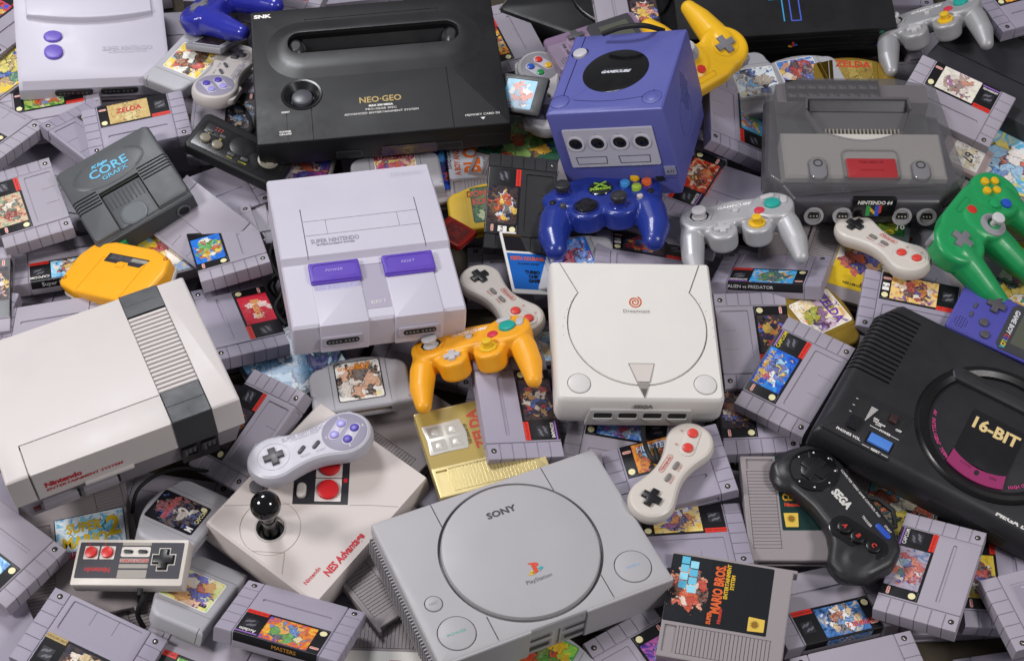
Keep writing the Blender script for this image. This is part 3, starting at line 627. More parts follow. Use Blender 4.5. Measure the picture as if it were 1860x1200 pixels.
for x, y0, y1 in ((-59,-81,-46),(69,-81,-50)): part('switch', MB().prism(rr(x-11,y0,x+11,y1,10,6),50,60,2.4,0,3), plastic('#77757a',.15,0,coat=.4), t); part('switch_slot', MB().ring(x,(y0+y1)/2+8,4.5,6,59.5,60.6,24), plastic('#3f3e44',.3,0), t)
fr = part('front_apron', MB().prism(rpoly([(-92,-106),(92,-106),(112,-70),(-112,-70)],[8,8,4,4],4),6,44,8,0,4), SMKD, t)
fm = frontM(0,-106.5,26,22)
for x in (-64,-28,46,77):
    q = fm@TR(x,-5,0); part('controller_port', MB(q).cyl(0,0,12.2,-10,1,.8,36).ring(0,0,9,12.2,.5,2.6,36), plastic('#a3a1a5',.35,.04), t); part('port_socket', MB(q).prism(rpoly([(-7.5,-3.5),(7.5,-3.5),(6,5),(-6,5)],3,4),.8,1.8), DARK, t); part('port_pins', MB(q).cyl(-4,0,1.2,1.7,2.6,0,8).cyl(0,0,1.2,1.7,2.6,0,8).cyl(4,0,1.2,1.7,2.6,0,8), plastic('#a9a39a',.4,0), t)
nm = fm@TR(9,10,5); pl = part('name_plate', MB(nm).prism(rpoly([(-25,-13),(25,-13),(28,12),(-28,12)],4,4),-6,1,.6), BLKG, t)
txt(pl, 'NINTENDO 64', 4.9, ink('#d8d6d2'), 0, 6, 1.3, M=nm, shear=.2, bold=.25)
for k, (c, pts) in enumerate((('#2a8f46',[(-10,-12),(-5,-12),(-5,2),(-10,2)]),('#c9a227',[(-5,-5),(3,-12),(3,-8),(-5,0)]),('#2c50b8',[(1,-12),(6,-12),(6,2),(1,2)]),('#c23a2c',[(6,-9),(9,-7),(9,3),(6,2)]))): part('emblem', MB(nm).prism(pts,.8,1.3+.05*k), ink(c), pl)
# ---- small dark grey console with blue lettering
P = solve([rect(135,132,36)[i] for i in (0,1,2)], [(97,318),(265,222),(345,345)], z0=45, sz=10)
t = console('game_console', 'small dark grey console with light blue lettering and a card slot', P)
CG = plastic('#4d5053', .45, .2); CGD = plastic('#404346', .48, .2)
body = MB().loft([[(x*k,y*k,z) for x, y in rr(-67,-66,67,66,6,4)] for k, z in ((.97,0),(1,2),(1,31),(.965,35),(.92,36.2))])
cuts = [MB().box(-32,24,-70,1,27,60)]
gv = MB()
for i in range(5): gv.box(-72,-33,5-i*5.2,7.4-i*5.2,31,60).box(25,72,5-i*5.2,7.4-i*5.2,31,60)
cuts.append(gv)
part('shell', cutmesh(body, *cuts), CG, t)
part('card_tray', MB().prism(rr(-31,-66,23,-2,1),26,31,.8), CG, t)
rbs = MB()
for i in range(9): rbs.box(-27+i*5.6,-25.6+i*5.6,-30,-6,30.8,31.8,.4)
part('tray_ribs', rbs, CGD, t); part('card_slot', MB().box(-31,23,-1.6,1.5,30,33.6), plastic('#16241a',.4,0), t)
part('thumb_dish', MB().prism(rr(-24,-66,12,-32,15,8),29,32.4,2,0,3).prism(rr(-20,-64,8,-36,12,8),32.2,32.7), plastic('#5a5f63',.4,.1), t)
part('front_panel', MB().prism(rpoly([(-67,-72),(67,-72),(67,-60),(-67,-60)],2),1,31,3,0,2), CGD, t)
fm = frontM(48,-72.2,15); part('controller_port', MB(fm).ring(0,0,7,9.5,-1,1.5,28), plastic('#5c5e60',.35,0), t); part('port_socket', MB(fm).cyl(0,0,7,-1,.5,0,24), DARK, t)
part('power_switch', MB(frontM(-42,-72.2,17)).prism(rr(-12,-6,10,6,1.5),-3,4,1).box(-10,-6,-5,5,3.8,6,.5).box(-4,0,-5,5,3.8,6,.5), plastic('#16854a',.35,.03), t)
CB = ink('#5db4d8',.4)
part('dome', MB().loft([[(x*k-4,y*k+30,z) for x, y in ellipse(0,0,50,25,0,48)] for k, z in ((1,36),(.97,36.8),(.8,37.8),(.3,38.2))]), CG, t)
txt(t, 'CORE', 14, CB, -4, 29, 38.6, sx=1.1, bold=.3); txt(t, 'GRAFX', 7, CB, 0, 17, 38.6, sx=1.2, bold=.1); txt(t, 'PC Engine', 5, CB, -12, 41, 38.6, shear=.5, bold=.4, sx=.8)
# ---- off-white front loading console with black stripe
P = solve([(128,101,89),(128,-101,89),(-128,-101,89)], [(331,501),(436,722),(8,880)], z0=62, sz=10)
t = console('game_console', 'off-white boxy front-loading console with ribbed vent and black stripe', P)
NW = plastic('#c9c3c2', .45, .16); NG = plastic('#8b868c', .48, .16); NB = plastic('#262a2f', .4, .12)
up = MB().loft([[(x,y,z) for x, y in rr(-128+a,-101+f,128-a,101-a,1.5,2)] for a, f, z in ((0,8,44.5),(0,0,46),(0,0,86.5),(1.2,1.2,88.2),(2.6,2.6,89))])
part('upper_shell', cutmesh(up, MB().box(51.5,97,-120,120,85.5,100), MB().strip([(-103,-120),(-103,-58),(51,-58)],1.5,84,100), MB().box(-103.8,-102.2,-110,-96,44,100)), NW, t)
part('lower_shell', MB().loft([[(x,y,z) for x, y in rr(-126+a,-96+a+f,126-a,99-a,2,2)] for a, f, z in ((10,6,0),(9,5,1),(0,0,44))]), NG, t)
part('stripe_back', MB().box(52,96.5,66,101.6,84,89.2,.4).box(52,96.5,83,83.8,88,89.4), NB, t)
part('vent_floor', MB().box(52,96.5,-56,66,80,86.2), plastic('#8d8888',.6,.05), t)
for i in range(19): part('vent_slat', share('slat', lambda: MB().box(52.3,96.2,0,4.2,82,89,.9).mesh()), NW, t, TR(0,-54.5+i*6.35,0))
part('stripe_front', MB().box(52,96.5,-102.2,-56.2,46,89.3,1.0), NB, t); part('stripe_groove', MB().box(52,96.5,-79.2,-78.4,89,89.45), DARK, t)
part('stripe_lower', MB().loft([[(52,-97-2,44),(96.5,-97-2,44),(96.5,-80,44),(52,-80,44)],[(52,-101.8,45.8),(96.5,-101.8,45.8),(96.5,-80,45.8),(52,-80,45.8)]]).loft([[(53,-87.5,0),(95.5,-87.5,0),(95.5,-75,0),(53,-75,0)],[(52,-97.6,44.6),(96.5,-97.6,44.6),(96.5,-75,44.6),(52,-75,44.6)]]), plastic('#2a2627',.4,.1), t)
for x in (63,85):
    fm = frontM(x,-95.4,27,-13); part('controller_port', MB(fm).prism(rr(-9,-9,9,9,2.5),-1,1.2,.5), BLKG, t)
    m = MB(fm)
    for i in range(3):
        for j in range(3 if i else 1): m.cyl(-5+j*5,-5+i*5,1.8,1,1.8,0,10)
    part('port_pins', m, plastic('#55535a',.4,0), t)
door = part('door', MB().box(-101,50.5,-102.4,-59,47.5,89.6,.6) if 0 else MB().prism([(-101.2,-102.3),(50.6,-102.3),(50.6,-59),(-101.2,-59)],86,89.3,.5).box(-101.2,50.6,-102.4,-100.5,48.5,87), NW, t)
part('door_handle', MB(frontM(-26,-102.4,48.5)).prism(rr(-27,-2.2,27,2.2,1.2),-1,4,1), NW, door)
fm = frontM(0,-102.55,0); RD = ink('#b5222f',.4)
txt(t, 'Nintendo', 7.6, RD, -92, 66.5, .3, M=fm, al='LEFT', bold=.5, sx=1.02); txt(t, 'ENTERTAINMENT SYSTEM', 4.2, RD, -92, 58.5, .3, M=fm, al='LEFT', bold=.15, sx=1.28, shear=.15)
for x, s in ((-82,'POWER'),(-38,'RESET')):
    k = part('push_button', MB(frontM(x,-93.6,26,-8)).prism(rr(-19,-7,19,6,1.2),-6,4.5,1), plastic('#98939b',.45,.12), t); part('button_gap', MB(frontM(x+20.4,-94,26,-8)).box(-1.3,1.3,-7,6,-1,1.2), DARK, t); txt(k, s, 4, ink('#8c2c34'), x, -94+0, 0).matrix_local = Matrix.Translation((x*.001,-.0981,.026))@RX(98)
part('power_light', MB(frontM(-108,-93.2,24,-8)).box(-4,4,-3,3,-1,1.2), ink('#4a1012'), t)
# ---- white square console with round lid
P = solve(rect(186,188,62), [(1003,474),(1284,478),(1320,728),(1012,723)], z0=62, sz=10)
t = console('game_console', 'white square console with round lid and small orange spiral', P)
DW = plastic('#d9d6d2', .4, .1, var=.02)
o0 = rpoly([(-93,-94),(93,-94),(93,94),(-93,94)],[8,8,4,4],5)
body = MB().loft([[(x*.9,y*.92+1,0) for x, y in o0],[(x*.98,y*.98,12) for x, y in o0],[(x*1.02,y*1.015,26) for x, y in o0],[(x*1.01,y*1.01,57) for x, y in o0],[(x,y,60.4) for x, y in inset(o0,.7)],[(x,y,62) for x, y in inset(o0,2.6)]])
bl = lambda r0, r1, a0, a1: [(2+r1*math.cos(a), 4+r1*math.sin(a)) for a in np.linspace(a0,a1,40)]
arcs = MB().strip(bl(0,80,math.radians(145),math.radians(395)),1.5,58.5,70)
vl = MB().strip([(-87,100),(-64,50)],1.5,59,70).strip([(84,98),(65,48)],1.5,59,70)
part('shell', cutmesh(body, arcs, vl, MB().cyl(-69,-74,13.5,60.6,70,0,40), MB().cyl(73,-74,13.5,60.6,70,0,40)), DW, t)
part('lid_disc', MB().loft([[(2+r*math.cos(2*math.pi*i/72),4+r*math.sin(2*math.pi*i/72),z) for i in range(72)] for r, z in ((79,61.6),(78.6,62.6),(60,63.4),(30,63.8),(5,63.9))]), DW, t)
for k in range(10):
    a = math.radians(150+k*8) if k < 5 else math.radians(30-(k-5)*8)
    part('bump', share('dcb%d'%k, lambda a=a: MB().dome(2+86.5*math.cos(a),4+86.5*math.sin(a)*1.0-10,1.5,61.9,.9,12,3).mesh()), DW, t)
for x in (-69,73): part('round_button', MB().cyl(x,-74,12.6,58,63.4,1.6,40), plastic('#cfcdcc',.35,.05), t)
part('power_window', MB().prism(rpoly([(-12,-48),(17,-48),(10,-72),(-4,-72)][::-1],1.5),63,63.9), plastic('#cdc5c1',.3,0), t); part('window_line', MB().strip([(-12,-48),(17,-48),(10,-72),(-4,-72),(-12,-48)],.8,63.6,64), plastic('#8f8a86',.4,0), t)
part('power_lamp', MB().prism([(-4,-73),(10,-73),(3,-92)][::-1],60,63.2), plastic('#8d8a85',.3,0), t); part('lamp_tip', MB().prism([(-1,-81),(7,-81),(3,-92)][::-1],62,63.5), plastic('#5b5955',.3,0), t)
sp_ = [(1+r*math.cos(a)*.95, 36+r*math.sin(a)) for a, r in ((x, 1.2+x*.52) for x in np.linspace(0,13.6,60))]
part('spiral_emblem', MB().strip(sp_,1.5,63.5,64.15), ink('#d2622a'), t); txt(t, 'Dreamcast', 4.6, ink('#7a7774'), 2, 23, 64.2, sx=1.15)
part('name_plate', MB().prism(rr(-14,19.5,18,26.5,1),63,63.98), plastic('#d3d0cc',.4,0), t)
fm = frontM(0,-96.2,42,4); txt(t, 'SEGA', 6, ink('#77736f'), 3, 7.5, .6, M=fm, bold=.5, sx=1.15)
txt(t, 'Compatible with\nWindows CE', 2.2, ink('#8a8683'), 74, -6, .6, M=fm)
pn = part('port_panel', MB(fm).prism(rpoly([(-60,-27),(62,-27),(58,2),(-56,2)],1.5),-6,1.6,.8), plastic('#aeacac',.45,.08), t)
for i in range(4):
    q = fm@TR(-41+i*28,-9,1.6); part('port_socket', MB(q).prism(rpoly([(-9.5,-5),(9.5,-5),(10.5,6),(-10.5,6)],3),-1,.5), DARK, t); part('port_lip', MB(q).prism([(-11+22*k/12,-3-8*math.sin(math.pi*k/12)) for k in range(13)],0,1.4,.5), plastic('#c2c0bf',.45,.05), t)
# ---- grey console with large round lid
P = solve(rect(268,186,52), [(676,951),(1073,812),(1227,1050),(795,1207)], z0=40, sz=10)
t = console('game_console', 'grey console with big round disc lid and grooved left side', P)
PG = plastic('#a8a6ab', .45, .14)
o0 = rr(-134,-93,134,93,4,4)
body = MB().loft([[(x*.96,y*.97,0) for x, y in o0],[(x*.985,y*.98,14) for x, y in o0],[(x*.985,y*.98,34) for x, y in o0],[(x,y,36) for x, y in o0],[(x,y,49.5) for x, y in o0],[(x,y,51.3) for x, y in inset(o0,1.3)],[(x,y,52) for x, y in inset(o0,3.2)]])
seams = MB().strip([(-65,100),(-65,56)],1.2,48,60).strip([(67,100),(67,56)],1.2,48,60).strip([(-67,-60),(-67,-100)],1.2,48,60).strip([(65,-60),(65,-100)],1.2,48,60)
part('shell', cutmesh(body, MB().ring(0,0,85,88.2,45,60,80), seams, MB().cyl(-111,-25,9.9,49,60,0,36), MB().cyl(-103,-66,20.4,49,60,0,44), MB().cyl(101,-64,20.4,49,60,0,44)), PG, t)
part('disc_lid', MB().loft([[(r*math.cos(2*math.pi*i/96),r*math.sin(2*math.pi*i/96),z) for i in range(96)] for r, z in ((84.6,46),(84.6,53),(83.6,54.8),(80,55.8),(40,56.6),(5,56.8))]), PG, t)
part('reset_button', MB().cyl(-111,-25,9,46,53.2,1.2,36), PG, t); part('power_button', MB().cyl(-103,-66,19.4,46,53,1,48), PG, t); part('open_button', MB().cyl(101,-64,19.4,46,53,1,48), PG, t)
txt(t, 'RESET', 3, ink('#8b8990'), -111, -25, 53.4); txt(t, 'POWER', 3.6, ink('#5fb39a'), -103, -66, 53.3, sx=1.3); txt(t, 'OPEN', 3.6, ink('#8fb5d8'), 101, -64, 53.3, sx=1.3)
txt(t, 'SONY', 8.2, ink('#45444a'), 0, 50, 56.75, sx=1.15, bold=.35)
lg = TR(1,-29,56.9)@Matrix.Diagonal((.72,.72,1,1)); part('logo', MB(lg).prism([(-1,-8),(5,-6),(5,10),(-4,12),(-4,10),(-1,9)],-.2,.25), ink('#cf4a30'), t); part('logo', MB(lg).prism([(5,3),(9,3.5),(10,7),(6,10),(5,8),(7,6),(5,5)],-.2,.25), ink('#cf4a30'), t)
part('logo', MB(lg).prism([(-13,-7),(-2,-3.4),(-2,-.6),(-9,-3.5),(-2,-6),(-2,-9)],-.2,.2), ink('#d8b23a'), t); part('logo', MB(lg).prism([(6,-7),(14,-3),(13,.5),(6,-1),(6,-3),(10,-3)],-.2,.2), ink('#3fa0a8'), t)
txt(t, 'PlayStation', 5, ink('#5b5a62'), 1, -42, 56.85, sx=1.02)
for i in range(42): part('side_fin', share('fin', lambda: MB().prism([(-137.5,.2),(-130,.2),(-130,3.0),(-137.5,1.5)],6,35.5).mesh()), PG, t, TR(0,-88+i*4.2,0))
fm = frontM(0,-91.6,24)
for x, s in ((-27,'1'),(27,'2')):
    k = part('port_block', MB(fm@TR(x,0,0)).prism(rr(-24,-19,24,17,1.5),-3,1.2,.6), PG, t)
    txt(k, s, 5, GREYINK, x, 19.5, 1.4, M=fm)
    for y, h in ((7,4.5),(-8,6)): part('port_socket', MB(fm@TR(x,y,0)).prism(rr(-21,-h,21,h,1.5),.8,1.5), plastic('#8b898e',.5,.05), k); part('socket_gap', MB(fm@TR(x,y,0)).box(-18,18,-h+2.4,h-3.2,1.3,1.8), plastic('#3a393d',.5,0), k)
for x in (-80,80): part('front_step', MB(fm@TR(x,0,0)).box(-54+(6 if x > 0 else 0),54-(0 if x > 0 else 6),-20,27,-3,3.2,1), PG, t)
# ---- black console with big circle
P = solve([(-140,-98,45),(-140,98,48),(110,-98,45)], [(1478,778),(1600,560),(1860,978)], z0=45, sz=10)
t = console('game_console', 'black console with large raised ring and gold 16-bit lettering', P)
MK = plastic('#222226', .4, .16)
o0 = rpoly([(-142,-98),(140,-98),(140,126),(-124,124),(-142,92)],[6,6,6,4,4],4)
def mdk(k, z): return [(x*k, 13+(y-13)*(k-.01 if k < 1 else k), z) for x, y in o0]
prof_b = MB().loft([mdk(.97,0),mdk(1,10),mdk(1,34),mdk(.993,38),mdk(.965,44.5),mdk(.93,47.4),mdk(.89,48)])
gr = MB()
for i in range(15): gr.box(-160,-91,3+i*7.0,5.4+i*7.0,34,60)
part('shell', cutmesh(prof_b, gr, MB().cyl(36,8,74,44,60,0,64)), MK, t)
panel = part('control_panel', MB().prism(rpoly([(-137,-92),(-52,-92),(-46,-22),(-118,-22),(-128,-34)],4,4),38,48.8,3.5,0,3), MK, t)
part('ring', MB().loft([[(36+r*math.cos(2*math.pi*i/96),8+r*math.sin(2*math.pi*i/96),z) for i in range(96)] for r, z in ((91,47.5),(89.5,51),(87,53.4),(82,54),(76,51),(74,47))],False,False), plastic('#0d0d0f',.3,0), t)
part('dish', MB().loft([[(36+r*math.cos(2*math.pi*i/72),8+r*math.sin(2*math.pi*i/72),z) for i in range(72)] for r, z in ((75,47.4),(60,48.6),(30,49.6),(4,50))],False), MK, t)
part('slot_hump', MB().prism(rr(-36,50,110,69,9,6),46,55,3,0,3), plastic('#2a2a2e',.35,.1), t); part('slot_flap', MB(TR(37,63,55.2)@RX(20)).box(-60,62,-11,0,-1,.5,.4), plastic('#1b1b1e',.25,.03), t); part('slot_gap', MB().box(-24,98,62.5,66,54.6,55.3), DARK, t)
pl = part('name_plate', MB().prism(rpoly([(4,-46),(66,-46),(66,26),(4,26)],3,3),48.5,51,.6), plastic('#1b1b1f',.22,.02), t)
txt(pl, '16-BIT', 16.5, ink('#d9c088',.35), 35, 8, 51.3, bold=.75, sx=.95)
arc = [(36+r*math.cos(a),8+r*math.sin(a)) for r, a in [(74,a) for a in np.linspace(math.radians(243),math.radians(297),16)]]+[(66,-42)]+[(36+52*math.cos(a),8+60*math.sin(a)) for a in np.linspace(math.radians(300),math.radians(236),12)]
part('pink_band', MB().prism([(36+r*math.cos(a),8+r*math.sin(a)) for r, a in [(73,a) for a in np.linspace(math.radians(242),math.radians(296),16)]]+[(36+r*math.cos(a),8+r*math.sin(a)) for r, a in [(56,a) for a in np.linspace(math.radians(302),math.radians(234),16)]],49,51.25), ink('#8f2f60',.35), pl)
txt(pl, 'POWER', 3, ink('#5a1c3c'), 22, -50, 51.4, rot=-6); txt(pl, 'ON', 4, ink('#3a1026'), 54, -51, 51.4, rot=12); part('power_lamp', MB().prism(ellipse(36,-53.5,2.6,3.6),51,51.7), DARK, pl)
PK = ink('#c0447e'); s = 'AV INTELLIGENT TERMINAL'
for i, ch in enumerate(s):
    a = math.radians(188+i*2.75)
    if ch != ' ': txt(t, ch, 4.2, PK, 36+69*math.cos(a), 8+69*math.sin(a), 48.9, rot=math.degrees(a)+90, bold=.15, shear=.2)
s2 = 'HIGH GRADE MULTIPURPOSE USE'
for i, ch in enumerate(s2):
    a = math.radians(304+i*2.6)
    if ch != ' ': txt(t, ch, 4.2, PK, 36+69*math.cos(a), 8+69*math.sin(a), 48.9, rot=math.degrees(a)+90, bold=.15)
z = 48.95
part('volume_well', MB().prism(rr(-111,-80,-98,-33,1.5),47,z), DARK, panel); part('volume_slider', MB().prism(rr(-110.5,-78,-98.5,-60,1.5),47,53.5,1.8,0,3), plastic('#1a1a1e',.14,.0,coat=.5), panel)
part('power_well', MB().prism(rr(-85,-46,-56,-34,1.5),47,z), DARK, panel); part('power_slider', MB().prism(rr(-73,-45.5,-64,-34.5,1),47,53,1.2), plastic('#3a2526',.3,.03), panel)
part('reset_button', MB().prism(rr(-83,-83,-57,-70,1),47,52,.8), plastic('#4a7fd0',.35,.06), panel); part('reset_well', MB().prism(rr(-85.5,-85.5,-54.5,-67.5,1.5),47,z+.1), plastic('#141416',.3,0), panel)
for a in (('PHONES VOL.',3.6,-104,-85),('ON',3,-85,-50),('OFF',3,-58,-50),('CARTRIDGE\nLOCK',2,-80,-54.5),('POWER',2.9,-70,-61),('RESET',3,-70,-89)): txt(panel, a[0], a[1], WHITE, a[2], a[3], z+.2, bold=.12)
m = MB()
for x0, x1, y in ((-88,-77,-61),(-63,-53,-61),(-86,-77,-89),(-63,-55,-89)): m.box(x0,x1,y-.3,y+.3,z,z+.15)
for i in range(13): m.box(-96,-94.6+i*.55,-58+i*1.7,-57.3+i*1.7,z,z+.12)
for y in (-36,-46,-56): m.box(-115.5,-112.8,y-.3,y+.3,z,z+.15)
part('scale_lines', m, WHITE, panel); part('phones_jack', MB(frontM(-68,-97,26)).ring(0,0,3,4.6,-1,1.2,20), plastic('#2c2c30',.3,0), t)
txt(t, 'MEGA DRIVE', 6.4, ink('#d6d3cf'), 100, -87, 47.9, bold=.35, sx=1.15, shear=.15)
for x in (25,75): part('front_port', MB(frontM(x,-97.6,22)).box(-20,20,-8,8,-1,1.2,.5), DARK, t)
# ---- arcade stick controller
P = solve([rect(200,163,40)[i] for i in (0,2,3)], [(363,952),(780,867),(568,1109)], z0=28, sz=10, tilt=(3,1))
t = thing('arcade_stick', 'off-white arcade stick controller with black ball top and red buttons', 'controller', P)
AW = plastic('#cac1be', .45, .16)
o0 = rpoly([(-100,-81),(100,-81),(100,81),(-100,81)],2.5,3)
body = MB().loft([[(x*.985,y*.985,0) for x, y in o0],[(x*1.0,y*1.0,16) for x, y in o0],[(x*1.0,y,17) for x, y in o0],[((x+ (7 if x < 0 else -2)),y-(3 if y > 0 else -2),38) for x, y in o0],[((x+(10 if x < 0 else -3)),y-(5 if y > 0 else -3),40) for x, y in o0]])
D = RZ(-50)                                                            # the face print runs diagonally to the shell
def dg(x, y): v = D@Vector((x,y,0)); return (v.x, v.y)
JX, JY = -55, 18
sm = MB().strip([dg(-117,44),dg(-40,44)],.7,39,50).strip([dg(24,42),dg(60,40),dg(100,34)],.7,39,50) if 0 else MB().strip(circle(JX,JY,33,48)+[circle(JX,JY,33,48)[0]],.8,39.2,50)
part('shell', cutmesh(body, sm, MB().cyl(JX,JY,16.5,30,50,0,40)), AW, t)
part('stick_well', MB().ring(JX,JY,15.5,17.5,31,40.7,40), plastic('#b3acaa',.5,.05), t); part('stick_dust_cover', MB().cyl(JX,JY,14,29,31.5), DARK, t)
part('stick_shaft', MB().tube([(JX,JY,28),(JX,JY,46),(JX,JY,86)],[11,7.5,6.5],20).tube([(JX,JY,46),(JX,JY,62)],[8.6,8],20), BLKG, t); part('ball_top', MB().ball((JX,JY,95),16.5,16.5,16.5,40,22), plastic('#060607',.12,0,coat=.5), t)
txt(t, 'NES Advantage', 9.2, ink('#c22a36'), -30, -66, 40.4, sx=.8, bold=.45, shear=.08); txt(t, 'Nintendo', 5, ink('#c22a36'), -70, -55, 40.4, bold=.1, sx=.95)
bp = part('button_plate', MB(TR(-19,18,0)@RZ(-53)).box(0,61,0,62,39.5,40.3), ink('#2a2a30',.35), t)
Q = TR(-19,18,0)@RZ(-53)
for y in (17.5,46.5):
    part('button_bezel', MB(Q).prism(rr(24,y-14,53,y+14,1),40.2,40.9), ink('#d6cfcc',.4), bp); part('red_button', MB(Q).cyl(38.5,y,12,40.5,45,2.2,36), plastic('#cc2027',.3,.02), bp)
part('turbo_button', MB(Q).prism(rr(4,7,14.5,25,5,6),40.2,45,2,0,3), plastic('#cfc8c4',.35,.03), bp); part('red_mark', MB(Q).box(55,59,27,32,40.3,40.6), RED, bp)
part('seam', MB().strip([(-66,75),(-20,20)],.8,39.9,40.15).strip([(19,-33),(33,-51),(50,-76)],.8,39.9,40.15).strip([(-88,15),(-68,-14),(-88,-28)],.8,39.9,40.15), plastic('#9c9492',.5,0), t)
for x, y in ((-28,62),(-8,72)): part('turbo_dial', MB().cyl(x,y,8,39,46,1.5,24), plastic('#57545a',.4,.05), t)
# ================================================================== controllers
def pad_pose(pl, px, **kw): return solve(pl, px, **kw)
CTRL_W = plastic('#c9c2bb', .42, .1); CTRL_G = plastic('#b4b2bd', .4, .1); DPADG = plastic('#4d4b50', .4, .08); DPADK = plastic('#1c1c1f', .35, .06)
# ---- 16-bit pads with two round lobes
def pad16(M, label, shell, disc, cols, dpad, group='two-lobed 16-bit pads', text=True):
    t = thing('game_controller', label, 'controller', M, group)
    o = dog(-41,41,31,31.5,23.5)
    part('shell', share('pad16', lambda: cutmesh(MB().loft([[(x,y,z) for x, y in inset(o,d)] for d, z in ((7,0),(2.5,2.5),(.5,7),(0,12),(.8,17),(2.4,20),(5,21.5))]), MB().ring(-41,0,17.6,18.3,21.1,30,40), sharp=25)), shell, t)
    part('direction_pad', MB().prism(cross(-41,0,11.5,4.2),19,24.5,1.2,0,2), dpad, t)
    d = part('button_disc', MB().prism(circle(41,0,25.5,48),20,22.1,.4), disc, t)
    for s in (-1,1): part('button_well', MB(TR(41,0,0)@RZ(45)@TR(0,s*8.6,0)).prism(rr(-15.5,-6.4,15.5,6.4,6.4,8),22,22.5,.2), plastic('#bcb8c6',.4,.05), d)
    for (x, y), c in zip(((41,11.8),(52.8,0),(41,-11.8),(29.2,0)), cols): part('button', MB().cyl(x,y,5.2,21,24.4,1.4,28).dome(x,y,4,24.2,.5), c, t)
    for x in (-10,7): part('menu_button', MB(TR(x,-4,0)@RZ(38)).prism(rr(-6,-2.1,6,2.1,2.1,5),20.5,23.5,.9), dpad, t)
    for x in (-41,41): part('shoulder_button', MB().prism(rpoly([(x-22,20),(x+22,20),(x+16,32.5),(x-16,32.5)],6,4),6,15,2.5,2,2), shell, t)
    if text:
        gi = ink('#8a8694'); txt(t, 'SUPER NINTENDO', 5.6, gi, -2, 17, 21.75, sx=.8, bold=.2); txt(t, 'ENTERTAINMENT SYSTEM', 2.2, gi, -2, 12.6, 21.75)
        txt(t, 'SELECT', 2.8, gi, -8, -13, 21.75); txt(t, 'START', 2.8, gi, 10, -13, 21.75)
        for s, x, y in (('X',41,21),('A',62.4,0),('B',41,-21),('Y',20,0)): txt(d, s, 3.2, ink('#d8d5e0'), x, y, 22.3)
    return t
LAV = plastic('#9a94d6',.35,.03); VIO = plastic('#4c3fa6',.35,.03); DISCG = plastic('#8d889c',.45,.1)
pad16(solve([(-41,0,23),(41,0,23)], T(9,(135,855),(622,683)), z0=78, sz=4, st=5, tilt=(-4,-4)), 'pale grey pad with lavender and violet buttons resting on the arcade stick', CTRL_G, DISCG, [LAV,VIO,VIO,LAV], DPADG)
pad16(solve([(-41,0,23),(41,0,23)], T(0,(1610,375),(1465,568)), z0=52, sz=6, st=5), 'cream pad with violet buttons leaning against the wide black console', plastic('#bcb6b4',.42,.1), DISCG, [LAV,LAV,VIO,VIO], DPADG)
pad16(solve([(-41,0,23),(41,0,23)], T(2,(275,760),(225,447)), z0=58, sz=6, st=5), 'pale grey pad with red, yellow, green and blue buttons beside the purple cube', plastic('#b9b6b6',.42,.1), plastic('#85838a',.45,.1), [plastic('#2b56b8',.3,.02),plastic('#cc3328',.3,.02),plastic('#d8aa25',.3,.02),plastic('#1f8a4a',.3,.02)], plastic('#5c5a5e',.4,.05), text=False)
# ---- dog bone pads
def dogbone(M, label):
    t = thing('dog_bone_controller', label, 'controller', M, 'cream dog-bone pads with two red buttons')
    o = dog(-44,42,26.5,27.5,17.5)
    part('shell', share('dogb', lambda: MB().loft([[(x,y,z) for x, y in inset(o,d)] for d, z in ((6,0),(2,2.5),(.3,7),(0,11),(.8,15.5),(2.4,18),(5,19.4))]).mesh(25)), CTRL_W, t)
    part('direction_pad', MB().prism(cross(-45,0,11,4.1),17,23,1.1,0,2), DPADK, t)
    d = part('button_hump', MB(TR(42,0,0)@RZ(12)).prism(rr(-21,-9,21,9,8.8,8),17,20.4,.8,0,3), CTRL_W, t)
    for x, y in ((32,-2.4),(52,2.2)): part('red_button', MB().cyl(x,y,6,19,22.6,1,28).dome(x,y,5,22.5,.6), plastic('#cf4038',.35,.02), t)
    for x in (-13,5): part('menu_button', MB(TR(x,-2.5,0)).prism(rr(-5.6,-2.3,5.6,2.3,2.2,5),19,21.6,.8), plastic('#77726f',.45,.05), t)
    rd = ink('#b5443c'); txt(t, 'Nintendo', 4.3, rd, 2, 8.5, 19.65, bold=.12); part('badge_ring', MB().strip((lambda q: q+[q[0]])(rr(-11,5.6,15,11.4,2.8,5)),.55,19.3,19.6), rd, t)
    txt(t, 'SELECT', 2.7, rd, -13, -8, 19.65); txt(t, 'START', 2.7, rd, 5, -8, 19.65); txt(t, 'B', 3.4, rd, 30, 10.5, 20.6); txt(t, 'A', 3.4, rd, 49, 14, 20.6)
    return t
dogbone(solve([(-45,0,22),(42,0,22)], [T(5,(1545,755))[0], T(6,(103,1005))[0]], z0=58, sz=5, st=4, tilt=(-3,2)), 'cream dog-bone pad tucked between the lavender console and the white one')
dogbone(solve([(-45,0,22),(42,0,22)], T(7,(655,405),(1013,600)), z0=62, sz=5, st=4, tilt=(-4,0)), 'cream dog-bone pad in front of the smoke grey console')
dogbone(solve([(-45,0,22),(42,0,22)], [T(14,(990,80))[0], T(10,(1252,745))[0]], z0=70, sz=5, st=4), 'cream dog-bone pad standing on end below the white console')
